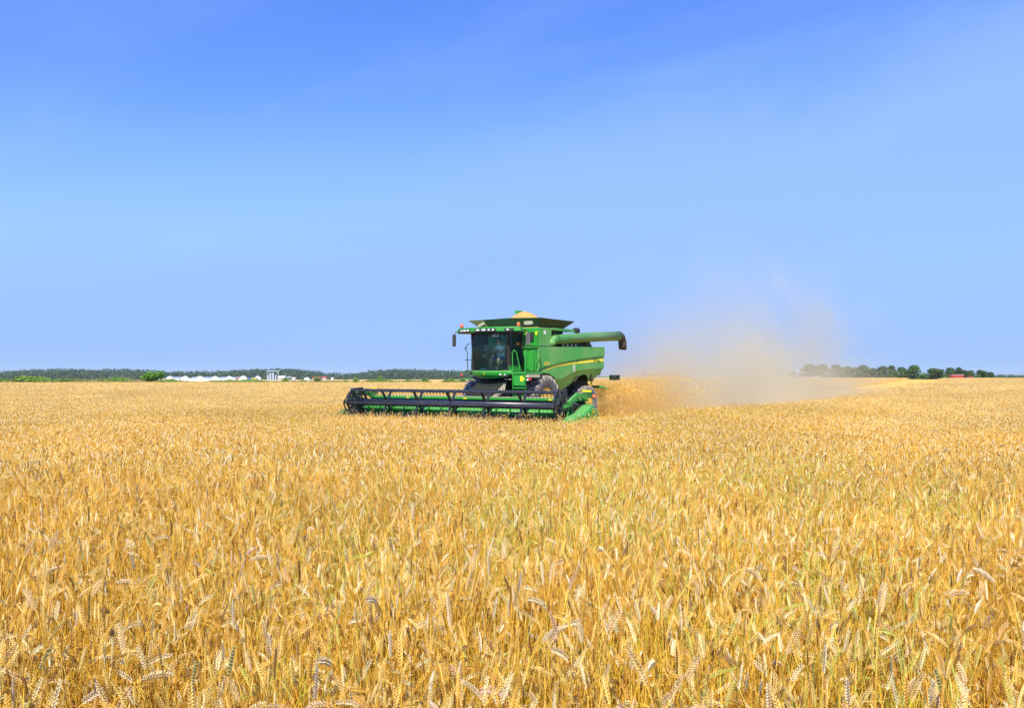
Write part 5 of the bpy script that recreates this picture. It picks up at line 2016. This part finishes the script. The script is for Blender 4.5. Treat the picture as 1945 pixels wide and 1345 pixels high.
# end dividers
def divider(s):
    prof_out = [(2.36, .30), (2.36, .46), (2.42, .66), (2.58, .86), (2.75, .98), (2.92, 1.01), (3.10, .97), (3.35, .86), (3.62, .74), (3.95, .68), (4.20, .645), (4.45, .52), (4.66, .38), (4.80, .24), (4.70, .14), (3.6, .10), (2.6, .12)]
    n = len(prof_out)
    cx_ = sum(p[0] for p in prof_out) / n; cz_ = sum(p[1] for p in prof_out) / n
    vs, fs = [], []
    layers = [(5.00, 1.0), (5.18, 1.0), (5.27, .95), (5.33, .84), (5.36, .55)]
    for y, sc in layers:
        for a, b in prof_out:
            vs.append((cx_ + (a - cx_) * (sc * .5 + .5 if sc > .9 else sc), s * y, cz_ + (b - cz_) * sc))
    for i in range(len(layers) - 1):
        for k in range(n):
            fs.append((i * n + k, i * n + (k + 1) % n, (i + 1) * n + (k + 1) % n, (i + 1) * n + k))
    fs.append(tuple(range(n))); fs.append(tuple(4 * n + k for k in range(n - 1, -1, -1)))
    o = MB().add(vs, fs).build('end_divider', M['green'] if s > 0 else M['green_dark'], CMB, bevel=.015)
    MB().bar((3.72, s * 5.345, .22), (3.62, s * 5.30, .70), .03, .03).build('divider_seam', M['green_dark'], o)
    return o
dv = divider(1)
emblem('emblem', (2.98, 5.370, .76), (0, 1, 0), (0, 0, 1), .17, dv)
MB().box(2.76, 2.94, 5.355, 5.375, .50, .57).build('yellow_sticker', M['yellow'], dv)
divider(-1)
for s in (-1, 1):
    MB().prism([(2.8, .2), (2.8, 1.05), (3.0, 1.0), (3.4, .8), (3.9, .55), (4.3, .3), (4.3, .2)], s * 4.90, s * 4.97).build('end_sheet', M['green_dark'], CMB)

# ------------------------------------------------------------------ the driver
def driver():
    me = bpy.data.meshes.new('body')
    J = {}
    V, Ed, Rd = [], [], []
    def j(n, p, r, par=None):
        J[n] = len(V); V.append(p); Rd.append(r)
        if par: Ed.append((J[par], J[n]))
    # seated, leaning towards the wheel; origin on the seat cushion
    j('pelvis', (0, 0, .10), (.155, .13))
    j('belly', (.03, 0, .26), (.135, .11), 'pelvis')
    j('chest', (.10, 0, .44), (.155, .115), 'belly')
    j('neck0', (.14, 0, .57), (.075, .065), 'chest')
    j('neck', (.17, 0, .64), (.052, .052), 'neck0')
    j('head0', (.20, 0, .70), (.070, .075), 'neck')
    j('head1', (.21, 0, .78), (.082, .092), 'head0')
    j('head2', (.20, 0, .86), (.066, .075), 'head1')
    for s in (-1, 1):
        t = 'l' if s > 0 else 'r'
        j('sh' + t, (.12, .17 * s, .52), (.062, .062), 'chest')
        j('ua' + t, (.22, .215 * s, .40), (.046, .046), 'sh' + t)
        j('el' + t, (.30, .23 * s, .31), (.040, .040), 'ua' + t)
        j('fa' + t, (.42, .19 * s, .33), (.034, .034), 'el' + t)
        j('wr' + t, (.51, .15 * s, .36), (.024, .028), 'fa' + t)
        j('pa' + t, (.555, .14 * s, .385), (.022, .036), 'wr' + t)
        for q in range(4):
            j('f%d' % q + t, (.590, (.118 + .016 * q) * s, .405 - .004 * q), (.010, .010), 'pa' + t)
            j('g%d' % q + t, (.612, (.116 + .016 * q) * s, .380 - .004 * q), (.008, .008), 'f%d' % q + t)
        j('th' + t, (.565, .105 * s, .372), (.010, .010), 'pa' + t)
        j('hip' + t, (.05, .10 * s, .06), (.095, .095), 'pelvis')
        j('tg' + t, (.24, .14 * s, .09), (.085, .080), 'hip' + t)
        j('kn' + t, (.46, .17 * s, .08), (.060, .060), 'tg' + t)
        j('ca' + t, (.49, .17 * s, -.12), (.055, .058), 'kn' + t)
        j('an' + t, (.47, .17 * s, -.36), (.036, .038), 'ca' + t)
        j('he' + t, (.46, .17 * s, -.42), (.036, .038), 'an' + t)
        j('to' + t, (.62, .18 * s, -.43), (.040, .026), 'he' + t)
    me.from_pydata(V, Ed, [])
    tmp = bpy.data.objects.new('tmp', me)
    COL.objects.link(tmp)
    sk_ = tmp.modifiers.new('skin', 'SKIN')
    for i, r_ in enumerate(Rd):
        me.skin_vertices[0].data[i].radius = r_
    me.skin_vertices[0].data[0].use_root = True
    sb = tmp.modifiers.new('sub', 'SUBSURF'); sb.levels = 2; sb.render_levels = 2
    dg = bpy.context.evaluated_depsgraph_get()
    bm_ = bpy.data.meshes.new_from_object(tmp.evaluated_get(dg))
    bpy.data.objects.remove(tmp)
    bm_.name = 'body'
    bm_.materials.clear()
    for m_ in ('skin', 'cloth_white', 'cloth_blue', 'rubber_boot'):
        bm_.materials.append(M[m_])
    for p in bm_.polygons:
        c = p.center
        k = 0
        if c.x < .27 and .14 < c.z < .60 and abs(c.y) < .25: k = 1
        if c.z < .17 and c.x < .44 and c.z > -.02: k = 2
        if c.z < -.385: k = 3
        p.material_index = k
        p.use_smooth = True
    wx, wy = m2w(.72, .04)
    root = empty('person', (wx, wy, MZ + 2.60), math.atan2(FW[1], FW[0]))
    tag(root, 'driver in pale shirt and blue shorts sitting at the wheel in the cab', 'person')
    link_mesh('body', bm_, root)
    hb = MB()
    hb.ball((.175, 0, .815), (.105, .092, .105), 14, 9)
    vs = [p for p in hb.v]
    hb.v = [(x - .012 if x > .2 else x, y, max(z, .74 + (x - .10) * .75)) for x, y, z in vs]
    hb.build('hair', M['hair'], root, sm=True)
    fb = MB()
    for s in (-1, 1):
        fb.ball((.288, .032 * s, .785), (.010, .013, .008), 8, 5)
    fb.build('eyes', M['black'], root, sm=True)
    MB().add([(.285, -.012, .755), (.285, .012, .755), (.318, 0, .750), (.288, 0, .80), (.285, 0, .742)], [(0, 2, 3), (1, 3, 2), (0, 4, 2), (1, 2, 4)]).build('nose', M['skin'], root)
    MB().ball((.283, 0, .722), (.010, .026, .006), 8, 5).build('mouth', mat('lip', (.35, .10, .08), .5), root, sm=True)
    for s in (-1, 1):
        MB().ball((.205, .088 * s, .77), (.018, .010, .03), 8, 6).build('ear', M['skin'], root, sm=True)
driver()
# pale rag on the cab floor by the glass
MB().ball((1.40, -.35, 2.25), (.12, .16, .03), 10, 6).build('floor_mat_rag', M['cloth_white'], cabf)

# ------------------------------------------------------------------ chaff and dust behind the machine
def chaff():
    r = random.Random(21)
    pb = PB()
    cols = [(0.92, 0.60, 0.12), (0.80, 0.46, 0.08), (0.95, 0.72, 0.20), (0.62, 0.32, 0.05), (0.95, 0.76, 0.28)]
    for i in range(80000):
        s = 10.0 * r.random() ** 0.9
        t = s / 10.0
        # the stream leaves the chopper low and fans out, tumbling upwards at its end
        lat = r.gauss(0.1, 0.6 + 1.3 * t)
        top = 1.25 + .25 * math.sin(s * .9 + lat * .6) * t + .45 * math.exp(-((s - 6.5) / 2.4) ** 2)
        z = top * (1 - r.random() ** 1.4) if r.random() < .85 else top * (1 + abs(r.gauss(0, .06 + .14 * t)))
        if mnoise.noise(Vector((s * .8, lat * .5, z * 1.6))) < -.05 + .35 * t * r.random() and r.random() < .88:
            continue
        x, y = m2w(-5.2 - s, lat)
        c = Vector((x, y, terrain(x, y) + .1 + max(0, z)))
        a = Vector((r.uniform(-1, 1), r.uniform(-1, 1), r.uniform(-1, 1))).normalized()
        b = a.cross(Vector((r.uniform(-1, 1), r.uniform(-1, 1), r.uniform(-1, 1)))).normalized()
        la, lb_ = r.uniform(.008, .032), r.uniform(.004, .010)
        pb.add([tuple(c - a * la - b * lb_), tuple(c + a * la - b * lb_), tuple(c + a * la + b * lb_), tuple(c - a * la + b * lb_)], [(0, 1, 2, 3)], jitter(r.choice(cols), r, .15))
    o = link_mesh('chaff_cloud', pb.mesh('chaff_cloud', M['wheat']))
    tag(o, 'golden chaff and chopped straw thrown out behind the harvester', 'chaff', kind='stuff')
chaff()

def dust():
    L_, Wd, Hh = 62.0, 22.0, 15.0
    mb = MB().box(0, L_, -Wd / 2, Wd / 2, 0.0, Hh)
    m = bpy.data.materials.new('dust_cloud')
    m.use_nodes = True
    N, L = m.node_tree.nodes, m.node_tree.links
    N.clear()
    out = N.new('ShaderNodeOutputMaterial')
    pv = N.new('ShaderNodeVolumePrincipled')
    pv.inputs['Color'].default_value = (0.97, 0.85, 0.58, 1)
    pv.inputs['Anisotropy'].default_value = 0.1
    pv.inputs['Density Attribute'].default_value = ''
    L.new(pv.outputs[0], out.inputs['Volume'])
    tcn = N.new('ShaderNodeTexCoord')
    sx = N.new('ShaderNodeSeparateXYZ')
    L.new(tcn.outputs['Object'], sx.inputs[0])
    def mth(op, a, b=None, c=None, clamp=False):
        n = N.new('ShaderNodeMath'); n.operation = op; n.use_clamp = clamp
        for k, v in enumerate((a, b, c)):
            if v is None: continue
            if isinstance(v, (int, float)): n.inputs[k].default_value = v
            else: L.new(v, n.inputs[k])
        return n.outputs[0]
    def gauss(v, c, w):
        d = mth('DIVIDE', mth('SUBTRACT', v, c), w)
        return mth('EXPONENT', mth('MULTIPLY', mth('MULTIPLY', d, d), -1.0))
    n1 = N.new('ShaderNodeTexNoise'); n1.inputs['Scale'].default_value = .17; n1.inputs['Detail'].default_value = 6; n1.inputs['Roughness'].default_value = .62; n1.inputs['Distortion'].default_value = .6
    L.new(tcn.outputs['Object'], n1.inputs['Vector'])
    X, Y, Z = sx.outputs
    nn = mth('SUBTRACT', n1.outputs[0], .5)
    # height scale of the cloud along the track: two billows
    hsc = mth('ADD', mth('ADD', mth('MULTIPLY', gauss(X, 17.0, 7.0), 2.5), mth('MULTIPLY', gauss(X, 37.0, 7.0), 3.8)), 1.0)
    hsc = mth('MULTIPLY', hsc, mth('ADD', 1.0, mth('MULTIPLY', nn, 2.4)))
    hsc = mth('MAXIMUM', hsc, .35)
    zf = mth('EXPONENT', mth('MULTIPLY', mth('POWER', mth('DIVIDE', Z, hsc), 1.35), -1.0))
    wsc = mth('ADD', 1.6, mth('MULTIPLY', X, .065))
    yf = gauss(mth('SUBTRACT', mth('ADD', Y, mth('MULTIPLY', nn, 5.0)), mth('MULTIPLY', X, .05)), 0.0, wsc)
    def step(v, a, b):
        n = N.new('ShaderNodeMapRange'); n.interpolation_type = 'SMOOTHSTEP'
        n.inputs['From Min'].default_value = a; n.inputs['From Max'].default_value = b
        L.new(v, n.inputs['Value']); return n.outputs[0]
    xf = mth('MULTIPLY', step(X, 2.0, 15.0), step(X, 50.0, 39.0))
    edge = mth('MULTIPLY', step(Z, 15.0, 10.0), mth('MULTIPLY', step(Y, 11.0, 8.0), step(Y, -11.0, -8.0)))
    dn = mth('MULTIPLY', mth('MULTIPLY', zf, yf), mth('MULTIPLY', xf, edge))
    ns = mth('MAXIMUM', mth('ADD', 1.0, mth('MULTIPLY', nn, 5.0)), 0.03)
    dn = mth('MULTIPLY', mth('MULTIPLY', dn, ns), mth('ADD', 0.17, mth('MULTIPLY', X, 0.0048)))
    # thick golden dust low behind the chopper
    low = mth('MULTIPLY', mth('MULTIPLY', gauss(X, 5.0, 4.5), gauss(Y, 0.3, 2.2)), mth('EXPONENT', mth('MULTIPLY', Z, -1.0)))
    low = mth('MULTIPLY', mth('MULTIPLY', low, ns), mth('MULTIPLY', step(X, 0.0, 1.5), 0.75))
    dn = mth('ADD', dn, mth('MULTIPLY', low, edge))
    cm = N.new('ShaderNodeMix'); cm.data_type = 'RGBA'
    cm.inputs['A'].default_value = (0.90, 0.63, 0.24, 1)  # golden dust, browned to paint in the shade on the low straw
    cm.inputs['B'].default_value = (0.94, 0.865, 0.64, 1)
    L.new(step(X, 4.0, 12.0), cm.inputs['Factor'])
    L.new(cm.outputs['Result'], pv.inputs['Color'])
    L.new(dn, pv.inputs['Density'])
    x, y = m2w(-5.3, 0.3)
    o = mb.build('dust_cloud', m)
    o.location = (x, y, terrain(x, y) + .05)
    o.rotation_euler = (0, 0, math.atan2(-FW[1], -FW[0]))
    tag(o, 'pale brown dust drifting away behind the harvester', 'dust', kind='stuff')
    # thick low golden dust at the tail
    return o
dust()

# ------------------------------------------------------------------ air
def haze():
    m = bpy.data.materials.new('haze')
    m.use_nodes = True
    N, L = m.node_tree.nodes, m.node_tree.links
    N.clear()
    out = N.new('ShaderNodeOutputMaterial')
    pv = N.new('ShaderNodeVolumePrincipled')
    pv.inputs['Color'].default_value = (0.62, 0.80, 1.0, 1)
    pv.inputs['Density'].default_value = 0.00008
    pv.inputs['Anisotropy'].default_value = 0.2
    L.new(pv.outputs[0], out.inputs['Volume'])
    o = MB().box(-7200, 7200, -7200, 7200, -24, 40).build('haze', m)
    tag(o, 'thin summer haze over the fields', 'haze', kind='stuff')
haze()
